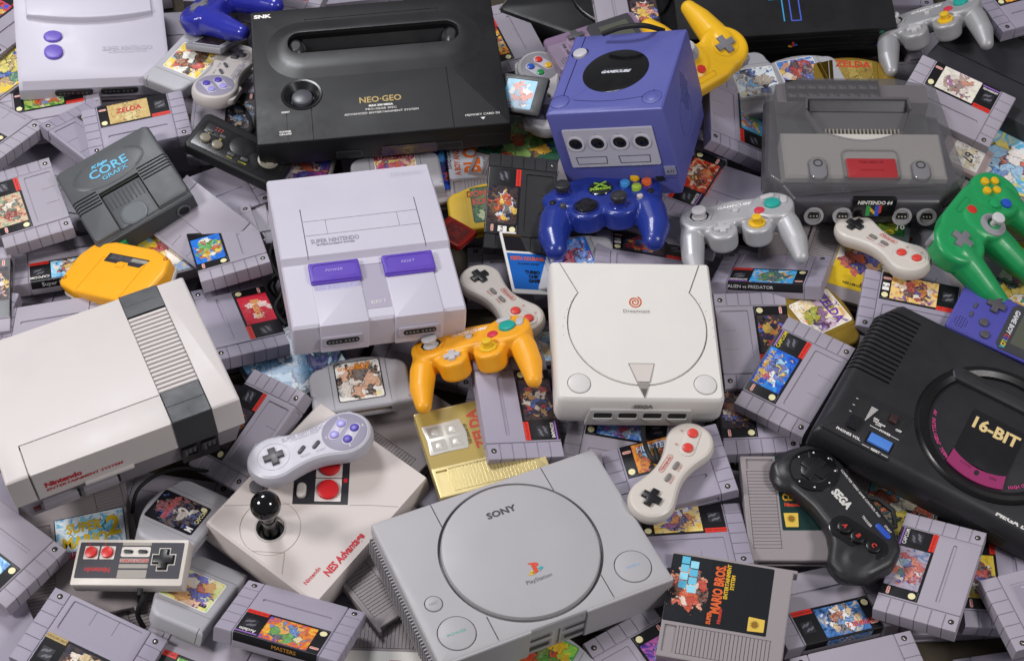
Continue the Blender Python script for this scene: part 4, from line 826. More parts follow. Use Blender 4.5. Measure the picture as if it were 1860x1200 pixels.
# ---- rectangular 8-bit pad
P = solve([(61.5,-26.5,17),(-61.5,-26.5,17),(-61.5,26.5,17),(61.5,26.5,17)], T(12,(545,364),(1295,364),(1235,692),(460,690)), z0=62, sz=8, st=8)
t = thing('game_controller', 'flat rectangular pad with two red buttons and black cross, upside down', 'controller', P)
part('shell', MB().prism(rr(-61.5,-26.5,61.5,26.5,2.5,4),0,17,1.6,1,2), CTRL_W, t); fp = part('face_plate', MB().prism(rr(-57,-22.5,58,18.5,1.2),16.5,17.4), ink('#33323a',.4), t); z = 17.55
part('cross_frame', MB().prism(cross(-37,-3,13.2,6.4),17,z+.1), ink('#c9c2bb',.4), fp); part('cross_well', MB().prism(cross(-37,-3,12.2,5.4),17,z+.25), DARK, fp); part('direction_pad', MB().prism(cross(-37,-3,11,4.4),17,20.6,1,0,2), DPADK, fp)
for y0, y1 in ((-22.4,-19),(-4,.5),(2.3,7),(9,18.4)): part('grey_bar', MB().prism(rr(-21,y0,11,y1,1),17.2,z), ink('#97918a',.45), fp)
part('menu_frame', MB().prism(rr(-21,-17.4,11,-6,2),17.2,z), ink('#d0cac4',.4), fp)
for x in (-13,3): part('menu_button', MB().prism(rr(x-5,-13.6,x+5,-9.8,1.8,5),17.4,20,.8), DPADK, fp)
txt(fp, 'SELECT', 3.6, RED, -13, -1.8, z+.1, bold=.1); txt(fp, 'START', 3.6, RED, 3, -1.8, z+.1, bold=.1); txt(fp, 'Nintendo', 5.6, ink('#a82a30'), 34, 9, z+.05, bold=.3)
for x in (26,44): part('button_square', MB().prism(rr(x-8,-18,x+8,-3,.8),17.2,z), ink('#d0cac4',.4), fp); part('red_button', MB().cyl(x,-10.5,6.4,17.4,20.6,1,28), plastic('#cf2f2c',.32,.02), fp); txt(fp, 'B' if x == 26 else 'A', 3, RED, x+4, -20.3, z+.1)
part('strain_relief', MB().tube([(-14,25,8),(-14,34,8)],[3.4,2.4],12), DARK, t)
# ---- winged pads with two handles
def gcpad(M, label, c, rough, metal=0., stickc='#b9b7bb', group=None, handles=True):
    mt = plastic(c, rough, .05, metal=metal, var=.03); t = thing('winged_controller', label, 'controller', M, 'winged pads with teal and yellow buttons')
    def shell():
        m = MB()
        m.prism(circle(-45,14,25,36),16,42,4,6,4).prism(circle(46,13,27,36),16,43,4,6,4)
        m.prism(circle(-22,-15,18.5,32),12,38,3,5,3).prism(circle(21,-15,18.5,32),12,38,3,5,3)
        m.prism(rpoly([(-52,0),(-36,-6),(36,-6),(52,0),(46,34),(0,40),(-46,34)],[5,5,5,5,12,30,12],5),18,41,4,5,3)
        m.prism(rpoly([(-44,-12),(-22,-32),(-8,-16),(-20,6),(-44,10)],4),16,38,3,4,2).prism(rpoly([(44,-12),(20,-32),(8,-16),(20,6),(44,10)][::-1],4),16,38,3,4,2)
        for s in (-1,1): m.blob([(s*55,10,27),(s*60,-12,24),(s*64,-38,17),(s*64,-60,10)],[15,15.5,14,9.5])
        m.prism(rr(-58,26,-28,42,6),14,30,3).prism(rr(28,26,58,42,6),14,30,3)
        return blend(m, 1.5, 5, 50)
    part('shell', share('gcpad', shell), mt, t)
    g = plastic(stickc,.4,.03)
    part('stick_gate', MB().ring(-45,14,12.5,16.5,40.5,43.2,8), mt, t); part('stick_well', MB().cyl(-45,14,12.6,40,42.2,0,24), DARK, t)
    part('control_stick', MB().tube([(-45,14,41),(-45,14,44),(-45,14,50)],[11,7,5.5],20).prism(circle(-45,14,9.2,32),49,53.5,1.5,1.5,3), g, t)
    part('direction_pad', MB().prism(cross(-22,-15,9.6,3.7),36,41.5,1,0,2), g, t)
    part('c_stick', MB().prism(circle(21,-15,11,8),36,40.5,.8).tube([(21,-15,39),(21,-15,46)],[6,4.5],16).prism(circle(21,-15,6.2,24),45,49,1.5,1,3), plastic('#e0b41e',.38,.03), t)
    part('a_button', MB().cyl(46,13,10,40,46.4,1.6,36), plastic('#1f9d92',.35,.02), t); part('b_button', MB().cyl(28,4,6.4,38,44.6,1.4,28), plastic('#c93348',.35,.02), t)
    part('x_button', MB(TR(61,17,0)@RZ(80)).prism(rr(-8,-4.4,8,4.4,4.2,6),38,45.6,1.4), g, t); part('y_button', MB(TR(43,29,0)@RZ(12)).prism(rr(-9,-4.4,9,4.4,4.2,6),38,45.6,1.4), g, t)
    part('start_button', MB().cyl(0,14,4,40,43.6,1,20), g, t)
    txt(t, 'GAMECUBE', 5.6, ink('#f0eeee'), 0, 25, 41.3, shear=.3, bold=.2, sx=1.1); txt(t, 'N I N T E N D O', 2.4, ink('#f0eeee'), 0, 30.6, 41.3); txt(t, 'START/PAUSE', 2, ink('#f0eeee'), 0, 20, 41.3)
    return t
GK = [(-45,14,52),(-22,-15,41),(46,13,46),(21,-15,47),(0,14,43)]
gcpad(solve(GK+[(64,-66,9)], [(783,612),(817,641.5),(914,587),(886,620),(853,614),(971,696)], z0=72, sz=8, st=15), 'orange winged pad propped below the lavender console', '#e9a11c', .38)
gcpad(solve(GK+[(64,-66,9)], [(1274,382),(1311,411),(1397,363),(1379,398.6),(1336.6,384),(1452,470)], z0=60, sz=8, st=15), 'silver winged pad lying in front of the smoke grey console', '#b2b2b6', .4, .3)
gcpad(solve(GK+[(64,-66,9),(-64,-66,9)], T(3,(935,105),(1045,175),(1330,5),(1270,95),(1137,95),(1530,318),(915,505)), z0=62, sz=8, st=15), 'silver winged pad hanging over the corner of the black slab console', '#a2a2a6', .4, .3)
# ---- translucent blue pad with two sticks
P = solve([(-47,22,52),(22,-12,52),(-19,-12,44),(0,24,43),(43,29,44)], [(1025.7,340),(1124.7,356),(1062,370),(1090,341),(1150,330)], z0=58, sz=8, st=15)
t = thing('game_controller', 'translucent blue pad with two black sticks and round green emblem', 'controller', P)
BLUE = plastic('#20348e', .3, .03, coat=.3, alpha=.9)
m = MB().prism(ellipse(0,21,67,42,0,48),10,41,9,9,5)
for s in (-1,1): m.blob([(s*50,16,22),(s*58,-8,20),(s*63,-38,16),(s*60,-58,13)],[21,22,19,14]); m.prism(circle(s*46,22,30,32),10,41,8,8,4)
m.prism(circle(-19,-10,24,32),12,40,4,6,3).prism(circle(22,-10,24,32),12,40.5,5,6,3).prism(circle(-47,22,18,30),20,44,5,5,3)
part('shell', blend(m,1.5,6,50), BLUE, t)
for x, y, z in ((-47,22,43),(22,-12,41)):
    part('stick_collar', MB().dome(x,y,14,z-4,8,28,5), plastic('#16237a',.15,0,coat=.5), t); part('control_stick', MB().cyl(x,y,7,z,z+9,0,24).prism(circle(x,y,10.4,32),z+7,z+13.5,2.2,2.2,3).ring(x,y,6.5,8,z+13,z+14.2,28), plastic('#2b2b2f',.4,.1), t)
part('direction_dish', MB().prism(circle(-19,-12,17,40),36,41.5,1.5), plastic('#131d66',.25,0), t); part('direction_pad', MB().prism(circle(-19,-12,14,40),40,44,1.4).prism(cross(-19,-12,13.5,5),43,45.4,1), plastic('#141417',.2,.02), t)
em = part('emblem', MB().dome(0,25,15.5,42,3,40,5), plastic('#1c231f',.15,0,coat=.6), t)
part('emblem_cross', MB().strip([(-7,34),(8,23)],2.2,44,45.3).strip([(7,35),(-7,23)],2.2,44,45.2), ink('#8fbf3c'), em); txt(em, 'XBOX', 5.4, ink('#9bc43c'), 0, 18.8, 45.2, bold=.35, sx=1.3)
for x, y, c in ((44,40,'#e0ad1a'),(31,28,'#3f8fd0'),(58,27,'#d8622a'),(45,16,'#9ab83a')): part('face_button', MB().cyl(x,y,6.2,36,47,1.4,28).dome(x,y,5.2,46.6,1), plastic(c,.25,.02,coat=.3), t)
for x, y, c in ((-60,2,'#1e1e22'),(-48,-6,'#4a4a4e'),(62,8,'#222226'),(48,-2,'#b9b0b4')): part('small_button', MB().cyl(x,y,4,30,44,1.2,20), plastic(c,.25,.02), t)
# ---- three-pronged pads
def n64pad(M, label, c, group='three-pronged pads', trans=False, rough=.34):
    mt = plastic(c, rough, .05, var=.03, coat=.3 if trans else 0., alpha=.93 if trans else 1.); t = thing('three_pronged_controller', label, 'controller', M, group)
    def shell():
        m = MB().prism(circle(-52,14,33,40),14,44,7,7,4).prism(circle(52,16,35,40),14,44,7,7,4)
        m.prism(rpoly([(-60,-10),(60,-10),(68,40),(30,52),(-30,52),(-68,40)],[8,8,12,14,14,12],5),18,43,5,6,4).prism(ellipse(0,6,24,30,0,36),14,46,6,6,4)
        for s in (-1,1): m.blob([(s*58,6,27),(s*62,-20,23),(s*66,-48,17),(s*67,-72,13)],[22,19,16,11])
        m.blob([(0,-6,27),(0,-34,23),(0,-60,18),(0,-76,15)],[21,19,16,12])
        return blend(m,1.6,6,50)
    part('shell', share('n64pad', shell), mt, t); g = plastic('#8b8a90',.4,.04)
    part('pad_dish', MB().prism(circle(-52,14,18,40),40,44.8,.8), mt, t); part('direction_pad', MB().prism(cross(-52,14,13.5,4.9),42,48.5,1.2,0,2), plastic('#75747a',.42,.05), t)
    part('stick_cone', MB().loft([[(r*math.cos(2*math.pi*i/32),-4+r*math.sin(2*math.pi*i/32),z) for i in range(32)] for r, z in ((17,43),(16.4,46.6),(9,48.6),(7.5,46))]), g, t); part('control_stick', MB().tube([(0,-4,44),(0,-4,58)],[4.5,4],16).prism(circle(0,-4,8,28),57,62,1.6,1.2,3), plastic('#c3c1c4',.38,.04), t)
    part('start_button', MB().cyl(0,27,6.4,42,47,1.4,28), plastic('#c62f28',.32,.02), t)
    for x, y in ((54,36),(65,27),(54,18),(43,27)): part('yellow_button', MB().cyl(x,y,5.4,42,48,1.6,24), plastic('#dcae1c',.32,.02), t)
    part('a_button', MB().cyl(45,-1,6.6,42,47.6,1.4,28), plastic('#2350b8',.32,.02), t); part('b_button', MB().cyl(32,10,6.6,42,47.6,1.4,28), plastic('#1f9a5c',.32,.02), t)
    part('emblem_outline', MB().strip((lambda q: q+[q[0]])(rr(-15,36,15,43,3.4,5)),.8,42.6,43.6), mt, t)
    for s in (-1,1): part('shoulder_button', MB().prism(rr(s*52-22,38,s*52+22,46,3.5,4),22,38,2.5,2,2), g, t)
    return t
px = lambda t_, *p: T(t_, *p)
n64pad(solve([(-52,14,48),(0,-4,60),(0,27,47),(54,27,48)], T(7,(1345,485),(1665,365),(1488,318),(1547,118)), z0=62, sz=10, st=15), 'green three-pronged pad with yellow buttons beside the smoke grey console', '#1f9354')
n64pad(solve([(-52,14,48),(-67,-80,13)], T(2,(1495,300),(1215,25)), z0=80, sz=5, st=6), 'yellow three-pronged pad leaning against the purple cube console', '#e6b31d')
n64pad(solve([(-52,14,48),(-67,-80,13)], T(0,(1357,40),(1670,215)), z0=52, sz=6, st=6), 'translucent dark blue three-pronged pad behind the compact console', '#2a2f9e', trans=True, rough=.22)
# ---- black three-button crescent pad
P = solve([(-50,8,32),(45,-2,32),(28,-7,32),(63,5,32)], [(1479.6,849),(1561,971),(1533,955),(1587,990)], z0=52, sz=8, st=10)
t = thing('game_controller', 'black crescent pad with red lettered buttons and blue start button', 'controller', P)
GP = plastic('#202024', .4, .08); m = MB()
m.prism(rpoly([(-84,26),(-90,0),(-84,-28),(-62,-37),(-46,-27),(-14,-20),(14,-20),(34,-30),(52,-46),(74,-44),(90,-18),(90,12),(78,32),(50,42),(-46,42),(-70,38)],[14,18,16,16,14,30,30,16,16,16,18,18,16,20,20,14],6),2,27,8,6,5)
m.ball((-62,-8,17),27,30,13).ball((66,-14,17),26,33,13)
part('shell', blend(m,1.4,7,50), GP, t)
part('dial_ring', MB().prism(circle(-50,8,27,44),24,28,1).ring(-50,8,25.5,27.6,27,29,48), plastic('#121214',.12,0,coat=.5), t); part('direction_pad', MB().dome(-50,8,18,27,3.4,36,5).prism(cross(-50,8,15.5,5.4,.3),28,31.6,1), plastic('#1b1b1e',.3,.04), t)
m = MB()
for k in range(8):
    a = math.pi/4*k+.2; m.prism(circle(-50+23*math.cos(a),8+23*math.sin(a),1.5 if k%2 else .9,3 if k%2 else 10),27.8,28.3)
part('direction_marks', m, WHITE, t)
part('button_dish', MB(TR(45,-1,0)@RZ(20)).prism(rr(-35,-15,35,15,14.5,10),23,27.8,1.2), plastic('#131315',.15,.0,coat=.4), t)
for (x, y), s in zip(((28,-7),(45,-2),(63,5)),'ABC'): part('black_button', MB().cyl(x,y,8.2,26,31.5,1.6,30).dome(x,y,6.6,31.2,.6), plastic('#0f0f11',.3,.03), t); txt(t, s, 5.4, ink('#b8322a'), x, y, 32.1, bold=.3)
part('start_button', MB(TR(52,26,0)@RZ(4)).prism(rr(-11,-3.2,11,3.2,3,5),25,29,1.2), plastic('#2c50b0',.3,.03), t)
txt(t, 'SEGA', 9.4, ink('#c8c6c2'), -4, 12, 27.6, bold=.7, sx=.9, rot=4); txt(t, 'COMPUTER VIDEO GAME CONTROL PAD', 2.7, WHITE, 0, 34, 27.4, sx=1.05); txt(t, 'START', 2.8, WHITE, 52, 32, 27.4); txt(t, 'TRIGGER', 3, WHITE, 33, 18.5, 27.5)
part('cable', MB().tube([(0,33,14),(2,44,14),(10,54,12),(28,60,10),(44,52,6),(40,34,2),(20,20,-6)],3.2,10).tube([(0,32,14),(2,46,14)],[6.2,4.4],14), DARK, t)
# ---- black pad with bronze buttons
P = solve([(-38,-2,16),(46,10,16),(28,12,16)], [T(1,(130,1110))[0], T(0,(1383,945))[0], T(0,(1462,978))[0]], z0=60, sz=8, st=6, yaw=162)
t = thing('game_controller', 'black rectangular pad with two round bronze buttons beside the dark grey console', 'controller', P)
part('shell', MB().prism(rr(-66,-33,66,33,9,5),0,16,3,2,3), BLK, t); part('face_plate', MB().prism(rr(-60,-20,60,27,6,4),15.5,16.5,.3), plastic('#161618',.25,.03), t)
part('direction_pad', MB().cyl(-38,-2,13.5,16,18.5,1,36).prism(cross(-38,-2,12,4.4,.78),18,20,.8), plastic('#8c887c',.35,.05), t)
for x, y in ((46,10),(28,12)): part('bronze_button', MB().cyl(x,y,7,16,20,1.2,30), plastic('#7d7668',.35,.05), t)
for x, y in ((6,16),(-12,14)): part('menu_button', MB().prism(rr(x-5,y-2.4,x+5,y+2.4,2,4),16,18.4,.6), plastic('#4a4a4c',.35,.05), t)
part('turbo_panel', MB().prism(rr(20,-18,54,0,3),16,16.8,.3), plastic('#232326',.3,.03), t)
for x in (28,46): part('turbo_switch', MB().prism(rr(x-4,-6,x+4,-2,1.5),16.6,19,.6), plastic('#55555a',.3,.03), t)
part('round_dish', MB().prism(circle(0,-4,16,36),15.8,16.9,.4), plastic('#202023',.3,.03), t)
YI = ink('#c9c23a'); txt(t, 'I', 5, YI, 46, 0.5, 17); txt(t, 'II', 5, YI, 29, 1.5, 17); txt(t, 'RUN', 2.6, YI, 6, 21, 16.8); txt(t, 'SELECT', 2.6, YI, -12, 20, 16.8); txt(t, 'TURBO PAD', 5.6, ink('#e0a02a'), -36, -22.5, 16.7, bold=.2, sx=.8)
for k in range(6): part('turbo_mark', MB().cyl(33+k%3*4,-10-4*(k//3),1,16.7,17.1,0,8), ink('#b8463a'), t)
part('cable', MB().tube([(6,-32,9),(8,-44,8),(14,-62,-6),(26,-84,-20),(44,-104,-30),(64,-108,-32)],3,10).tube([(6,-30,9),(7,-44,8)],[6,4.6],12), DARK, t)
# ================================================================== handhelds
P = solve([(-72,0,25),(66,22,25),(0,41,25),(-12,24,25)], T(4,(460,680),(1180,640),(850,530),(880,690)), z0=62, sz=8, st=10)
P = solve([(-62,30,22),(70,30,22),(-66,-24,22)], T(4,(640,555),(1160,645),(475,740)), z0=60, sz=8, st=8)
t = thing('handheld_console', 'orange handheld console lying face down behind the off-white console', 'handheld', P)
OR = plastic('#efa91c', .36, .06)
o = rpoly([(-72,-38),(-40,-45),(40,-45),(72,-38),(76,10),(66,32),(34,42),(-34,42),(-66,32),(-76,10)],[12,30,30,12,20,10,10,10,10,20],5)
part('rear_shell', cutmesh(MB().prism(o,6,23,5,1,4), MB().strip([(-34,-44),(-34,14),(40,14),(40,-44)],.7,22.2,30)), OR, t)
part('front_shell', MB().prism(inset(o,-1.2),0,6,.6,2,2), plastic('#c9c7c6',.4,.05), t)
lb = part('rating_sticker', MB().prism(rpoly([(-28,22),(42,22),(34,8),(14,8),(12,12),(-2,12),(-4,8),(-28,8)][::-1],.8),22.9,23.2), ink('#2d2d32',.4), t)
for i in range(3): txt(lb, 'MODEL NO. POWER DC 3V MADE IN JAPAN PAT. PENDING', 1.5, LGREY, 4, 19-i*2.4, 23.3)
part('barcode', MB().box(14,40,15,20,23.1,23.3), ink('#9a9890'), lb); part('battery_catch', MB().prism(rr(-4,3,9,10,1.5),22.8,24), OR, t)
for x, y in ((-58,30),(62,29),(-66,-28)): part('screw_hole', MB().ring(x,y,1.6,3,22.4,23.4,18), plastic('#a8690f',.5,0), t)
part('port', MB(TR(-73,-16,13)@RZ(-84)@RX(90)).box(-6,6,-2,2,-1,1.5), DARK, t); part('headphone_jack', MB(TR(-66,-39,13)@RZ(-30)@RX(90)).cyl(0,0,3,-1,2,0,18), DARK, t)
P = solve([(-16.5,-20,27),(23,-26,27),(18,-38,27)], T(7,(1620,945),(1535,1078),(1530,1150)), z0=55, sz=6, st=6)
def gbc(M, label, mat, inner=False):
    t = thing('handheld_console', label, 'handheld', M)
    o = rr(-37,-66,37,66,7,5)
    part('shell', MB().prism(o,0,24,3,3,3), mat, t); part('screen_bezel', MB().prism(rpoly([(-34,0),(-28,-5),(28,-5),(34,0),(34,58),(-34,58)],4,4),22,25,.6), plastic('#3d3d42',.25,.02), t); part('screen', MB().box(-22,22,10,50,24.8,25.2), plastic('#54564c',.15,0), t)
    part('direction_pad', MB().prism(cross(-20,-23,11,4),23,27.5,1), DPADG, t)
    for x, y in ((25,-20),(10,-27)): part('button', MB().cyl(x,y,5.4,23,27,1.2,26), DPADG, t)
    for x in (-8,6): part('menu_button', MB().prism(rr(x-4,-46,x+4,-42.6,1.6,4),23,25.6,.6), DPADG, t)
    for i in range(5):
        for j in range(5):
            if (i-2)**2+(j-2)**2 < 7: part('speaker_hole', MB().cyl(15+i*3.4,-58+j*3.4,.9,23.8,24.15,0,8), DARK, t)
    return t, o
t, o = gbc(solve([(-20,-23,27),(25,-20,26),(10,-27,26),(-8,-44,25)], T(7,(1620,945),(1530,1150),(1535,1078),(1465,945)), z0=50, sz=6, st=6), 'violet handheld console with grey cross pad behind the black ring console', plastic('#47469a',.4,.08))
txt(t, 'GAME BOY', 6, ink('#c9c9cc'), -8, 3, 25.3, shear=.2, bold=.3, sx=.9)
for ch, c, x in zip('COLOR',('#c23a4a','#5a4ab0','#8fb03a','#d8b02a','#3aa0a0'),(14,18,22,26,30)): txt(t, ch, 6, ink(c), x, 3, 25.3, bold=.3, sx=.9)
t, o = gbc(solve([(37,-66,24),(-37,-66,24),(-37,66,24)], T(2,(360,480),(270,270),(840,70)), z0=84, sz=5, st=6), 'clear purple handheld console with grey screen behind the purple cube console', plastic('#a287a8',.2,.02,alpha=.55,coat=.3))
part('circuit_board', MB().prism(rr(-33,-62,33,60,4),6,12), plastic('#7b8a80',.5,.1), t); part('membrane', MB().cyl(-20,-23,13,12,20).cyl(17,-23,13,12,20).prism(rr(-16,-48,12,-38,3),12,20), plastic('#b5b2b4',.5,.05), t)
# ================================================================== cartridges in the heap
CQ = rect(135,87,20)
def quad(*p, z0=30, sz=10, st=7, model=CQ, **kw):
    """p: (tile, x, y) per model corner TL TR BR BL, None where hidden"""
    idx = [i for i, q in enumerate(p) if q is not None]
    return solve([model[i] for i in idx], [T(p[i][0],(p[i][1],p[i][2]))[0] for i in idx], z0=z0, sz=sz, st=st, **kw)
BLUEY = ['#1d2c66','#3f6ac0','#9cc4e8','#20304a']; FIRE = ['#5a1a14','#c2471e','#f0b840','#2a1614']; GREENY = ['#1f4a2a','#4f9a3c','#c8d870','#2a2e1c']; PURP_ = ['#2c1f5c','#6a44a8','#d070b8','#1c1a3a']; SKY = ['#3f8fd8','#8fd0f0','#e8e8d8','#5aa85a']; DARKY = ['#141418','#2c2a3a','#4a3a34','#0e0e12']
MIXF = ['#d9a07a','#f0e8d8','#b03a2a','#2f5fb0','#e8c23a','#3a3a44']; WARMF = ['#d98a3a','#f0d090','#a83a24','#6a2a1c','#f0f0e0','#3a2a2a']; COOLF = ['#6fb0e0','#e8f0f4','#2f4f9a','#b8a890','#d0d8e0','#24304a']
A_ = cartridge
# -- top left
A_(quad((0,545,755),(0,1240,612),(0,1320,905),(0,600,1062), z0=40), 'grey cartridge with gold label and red title beside the compact console', 'slot', ['#b89a5c','#c9ad70','#a88a4c'], ['#b89a5c','#c2a668','#d8c890'], 1, title=('ZELDA','#b8322a',9,-6,27,.5))
A_(quad((0,625,668),None,None,(0,265,840), z0=30, yaw=-55), 'grey cartridge with banana yellow label half under the gold-labelled one', 'recess', ['#d8b020','#e8c83a','#8a5a14'], ['#e0bc28','#f0d850','#3a2a10','#c89018'], 2, esrb=True)
A_(quad((0,-15,1085),None,None,(0,300,855), z0=36), 'grey cartridge above the sumo-picture cartridge, screw corner showing', 'recess', BLUEY, COOLF, 3)
A_(quad(None,None,(4,330,-60),(4,500,420), z0=38), 'grey cartridge with a brown and green picture left of the dark grey console', 'recess', ['#5a8a6a','#c8b89a','#b04a2a'], ['#c98a5a','#e8e0d0','#8a2a1c','#4a6a5a','#e8b890'], 4)
A_(solve([(-6,23,20)], T(0,(1640,780)), z0=22, sz=4, yaw=-88, st=2), 'grey cartridge with a black and pale blue label under the cream pad', 'recess', DARKY, ['#c8b088','#e0d8c8','#4a6a9a','#2a2a3a','#8ab0d8'], 5)
A_(quad((4,810,705),(4,120,808),(4,100,552),(4,770,450), z0=36), 'grey cartridge with upside-down red publisher badge left of the orange handheld', 'slot', ['#2a5ab8','#8ad0f0','#e8e0d0'], MIXF, 6, pub=('CAPCOM','#e8e4e0',5), edge=('Super Buster','#e8e8e8',6,12))
A_(quad((4,1365,770),(4,1250,402),(4,1690,238),(4,1838,668), z0=44), 'grey cartridge with a bright blue label right of the orange handheld', 'slot', ['#1a62c8','#2a78d8','#1a58b8'], ['#1a62c8','#f0f0e8','#2aa04a','#e0c02a','#c83028'], 7, title=('WORLD','#d8a820',6,-20,25))
A_(quad((4,1765,755),(9,225,85),(8,1500,195),(4,1300,850), z0=44), 'grey cartridge with a red label beside the off-white console', 'slot', ['#b81e34','#c8243a','#a81a2e'], ['#b81e34','#c02438','#e8d8d0'], 8, title=('Illusion','#e0b060',11,-6,24,.2))
A_(quad(None,None,(4,12,985),(4,720,868), z0=32), 'grey cartridge lying partly under the off-white console and orange handheld', 'slot', SKY, MIXF, 9)
A_(quad((4,1290,30),None,None,(4,930,430), z0=26, yaw=205), 'grey cartridge with open connector edge under the dark grey console', 'recess', None)
A_(solve([(0,0,20)], T(4,(1450,200)), z0=24, sz=4, yaw=28), 'plain grey cartridge beneath the black pad cable', 'recess', None)
A_(quad((4,75,545),None,None,None, z0=26, yaw=-80, st=1.5), 'grey cartridge with black and red label at the left edge beside the upside-down badge one', 'slot', DARKY, MIXF, 10)
A_(quad(None,(4,130,870),None,None, z0=20, yaw=-8, st=1.5), 'grey cartridge with yellow and white picture under the off-white console corner', 'slot', ['#e0a83a','#f0e0b0','#a83a2a'], WARMF, 11)
# -- top middle and right
A_(quad((2,1735,640),(2,1770,1105),(2,1400,955),(2,1390,478), z0=56, st=12, sz=15), 'grey cartridge with a green and blue picture leaning between the cube and smoke grey consoles', 'recess', ['#3a8a4a','#4a9ad8','#d8c050'], ['#c8402a','#2f62c0','#e8e0c0','#3aa050','#e0b030'], 12)
A_(quad((3,1130,378),(3,1728,655),(3,1565,1008),None, z0=70, st=10), 'grey cartridge with a cream sketched picture at the corner of the smoke grey console', 'slot', ['#d8d2c4','#e8e2d4','#c8c0b4'], ['#e0dacc','#b09a8a','#8a7a74','#a86aa0','#e8e0d4','#c8886a'], 13, pub=('SQUARESOFT','#e8e6e2',3), purple=True)
A_(solve([(0,0,20)], T(2,(830,110)), z0=58, sz=4, yaw=-85), 'grey cartridge with end blocks showing behind the clear purple handheld', 'slot', DARKY, MIXF, 14)
A_(solve([(-6,23,20)], T(6,(1310,70)), z0=24, sz=4, yaw=-118, st=2), 'grey cartridge with a fiery red picture at the foot of the purple cube console', 'slot', ['#7a1a14','#c83a1e','#e8d0a0'], ['#a82418','#e8e0d0','#d86a28','#3a1614','#f0c060'], 15, pub=('KONAMI','#e8e4e0',4.4), purple=True)
A_(solve([(0,0,20)], T(6,(1520,190)), z0=16, sz=4, yaw=-25), 'bare grey cartridge between the silver winged pad and the cube console', 'recess', None)
A_(solve([(0,0,20)], T(6,(1130,330)), z0=22, sz=4, yaw=-20), 'bare grey cartridge behind the translucent blue pad', 'recess', None)
A_(quad((6,622,428),(6,1320,545),None,(6,600,690), z0=34), 'grey cartridge with a dark label below the translucent blue pad', 'recess', DARKY, ['#2a2a3a','#b03a2a','#3a6ab0','#1a1a24','#d8a030'], 16, title=('Dracula','#b03028',8,-14,14), pub=('KONAMI','#e8e4e0',4.6), esrb=True)
A_(quad((7,410,812),(6,1395,790),(6,1490,590),(7,488,625), z0=40), 'grey cartridge with upside-down blue and orange label below the silver winged pad', 'recess', ['#1a5a9a','#3aa0d8','#e09a3a'], ['#d8983a','#2f8ac8','#3a7a3a','#e8d8a0','#1a3a5a'], 17, pub=('ACTIVISION','#e8e4e0',3.6), edge=('ALIEN vs PREDATOR','#e8e8e8',4.6,18), purple=True)
A_(quad(None,None,(10,1490,395),(6,1408,868), z0=34, yaw=-86), 'grey cartridge with large recess right of the white console', 'recess', DARKY, ['#e0c02a','#d8402a','#3a6ac0','#1a1a20','#e8a030'], 18)
A_(quad((7,722,700),None,None,(7,652,1085), z0=44), 'grey cartridge with a crowded orange and white picture behind the black ring console', 'recess', ['#c87a2a','#e8c880','#7a3a8a'], ['#d88a2a','#f0e8d8','#a83a2a','#4a4a9a','#e8c04a','#3a2a2a'], 19, esrb=True, wide=True)
A_(quad((3,1440,-60),None,None,None, z0=70, yaw=20, st=2), 'grey cartridge with black, red and yellow label behind the silver winged pad', 'slot', FIRE, WARMF, 20)
A_(solve([(0,0,20)], T(7,(1180,500)), z0=16, sz=4, yaw=172), 'grey cartridge with black label under the green pad', 'slot', DARKY, MIXF, 21)
A_(solve([(0,0,20)], T(7,(1330,720)), z0=20, sz=4, yaw=-35), 'bare grey cartridge between the green pad and the orange-picture cartridge', 'recess', None)
# -- middle
A_(quad((10,1330-100+0,830) if 0 else (11,-187,500),(7,200,1010),(11,660,125),(11,300,715), z0=48), 'grey cartridge with a blue and white picture against the black ring console', 'recess', ['#1a3a9a','#2a62c8','#3a9ae0'], ['#2f6ad0','#f0f0f0','#c83a4a','#8ad0f0','#e8c84a','#24449a'], 22, title=('MEGA MAN X','#d8a820',6.5,-8,36), pub=('CAPCOM','#d8c82a',5), purple=True)
A_(quad((8,1290,930),(8,1720,238),(9,370,432),(8,1600,1080), z0=30, st=10), 'grey cartridge with large recess between the off-white console and the arcade stick', 'recess', DARKY, FIRE, 23)
A_(quad((10,250,160),(10,388,850),(9,1612,880),(9,1502,172), z0=64), 'grey cartridge with a black comic picture under the orange winged pad', 'slot', DARKY, ['#e0d8c8','#a83a2a','#3a6ab0','#1a1a20','#c89a5a','#2a2a34'], 24, pub=('KONAMI','#e8e4e0',4.4), purple=True)
A_(quad((10,640,830),(10,1430,625),(10,1580,1080),None, z0=44), 'grey cartridge with an orange sunset picture under the upright dog-bone pad', 'slot', ['#d8622a','#e89a3a','#b03a5a'], ['#d86a2a','#8ac0e8','#3a1a1c','#e8b04a','#2a4a8a'], 25, title=('HUNTER','#cfe0f0',8,-10,34))
A_(solve([(0,0,20)], T(10,(800,760)), z0=22, sz=4, yaw=-12), 'grey cartridge with a blue and red picture in front of the white console ports', 'slot', BLUEY, ['#3a6ac8','#c83a3a','#e8e0d8','#8a5ab0','#6ab0e8'], 26)
A_(solve([(-67,43,20)], T(10,(1492,838)), z0=22, sz=5, st=2, yaw=93), 'grey cartridge with black label end right of the upright dog-bone pad', 'recess', DARKY, MIXF, 27)
A_(quad(None,(14,1590,122),(14,1690,525),None, z0=38), 'grey cartridge with a yellow and blue racing picture right of the round-lid console', 'recess', ['#d8a83a','#e8d080','#5a6ab8'], ['#3a62b0','#e8b04a','#d8e0f0','#8a3a8a','#c87a2a','#2a3a6a'], 28)
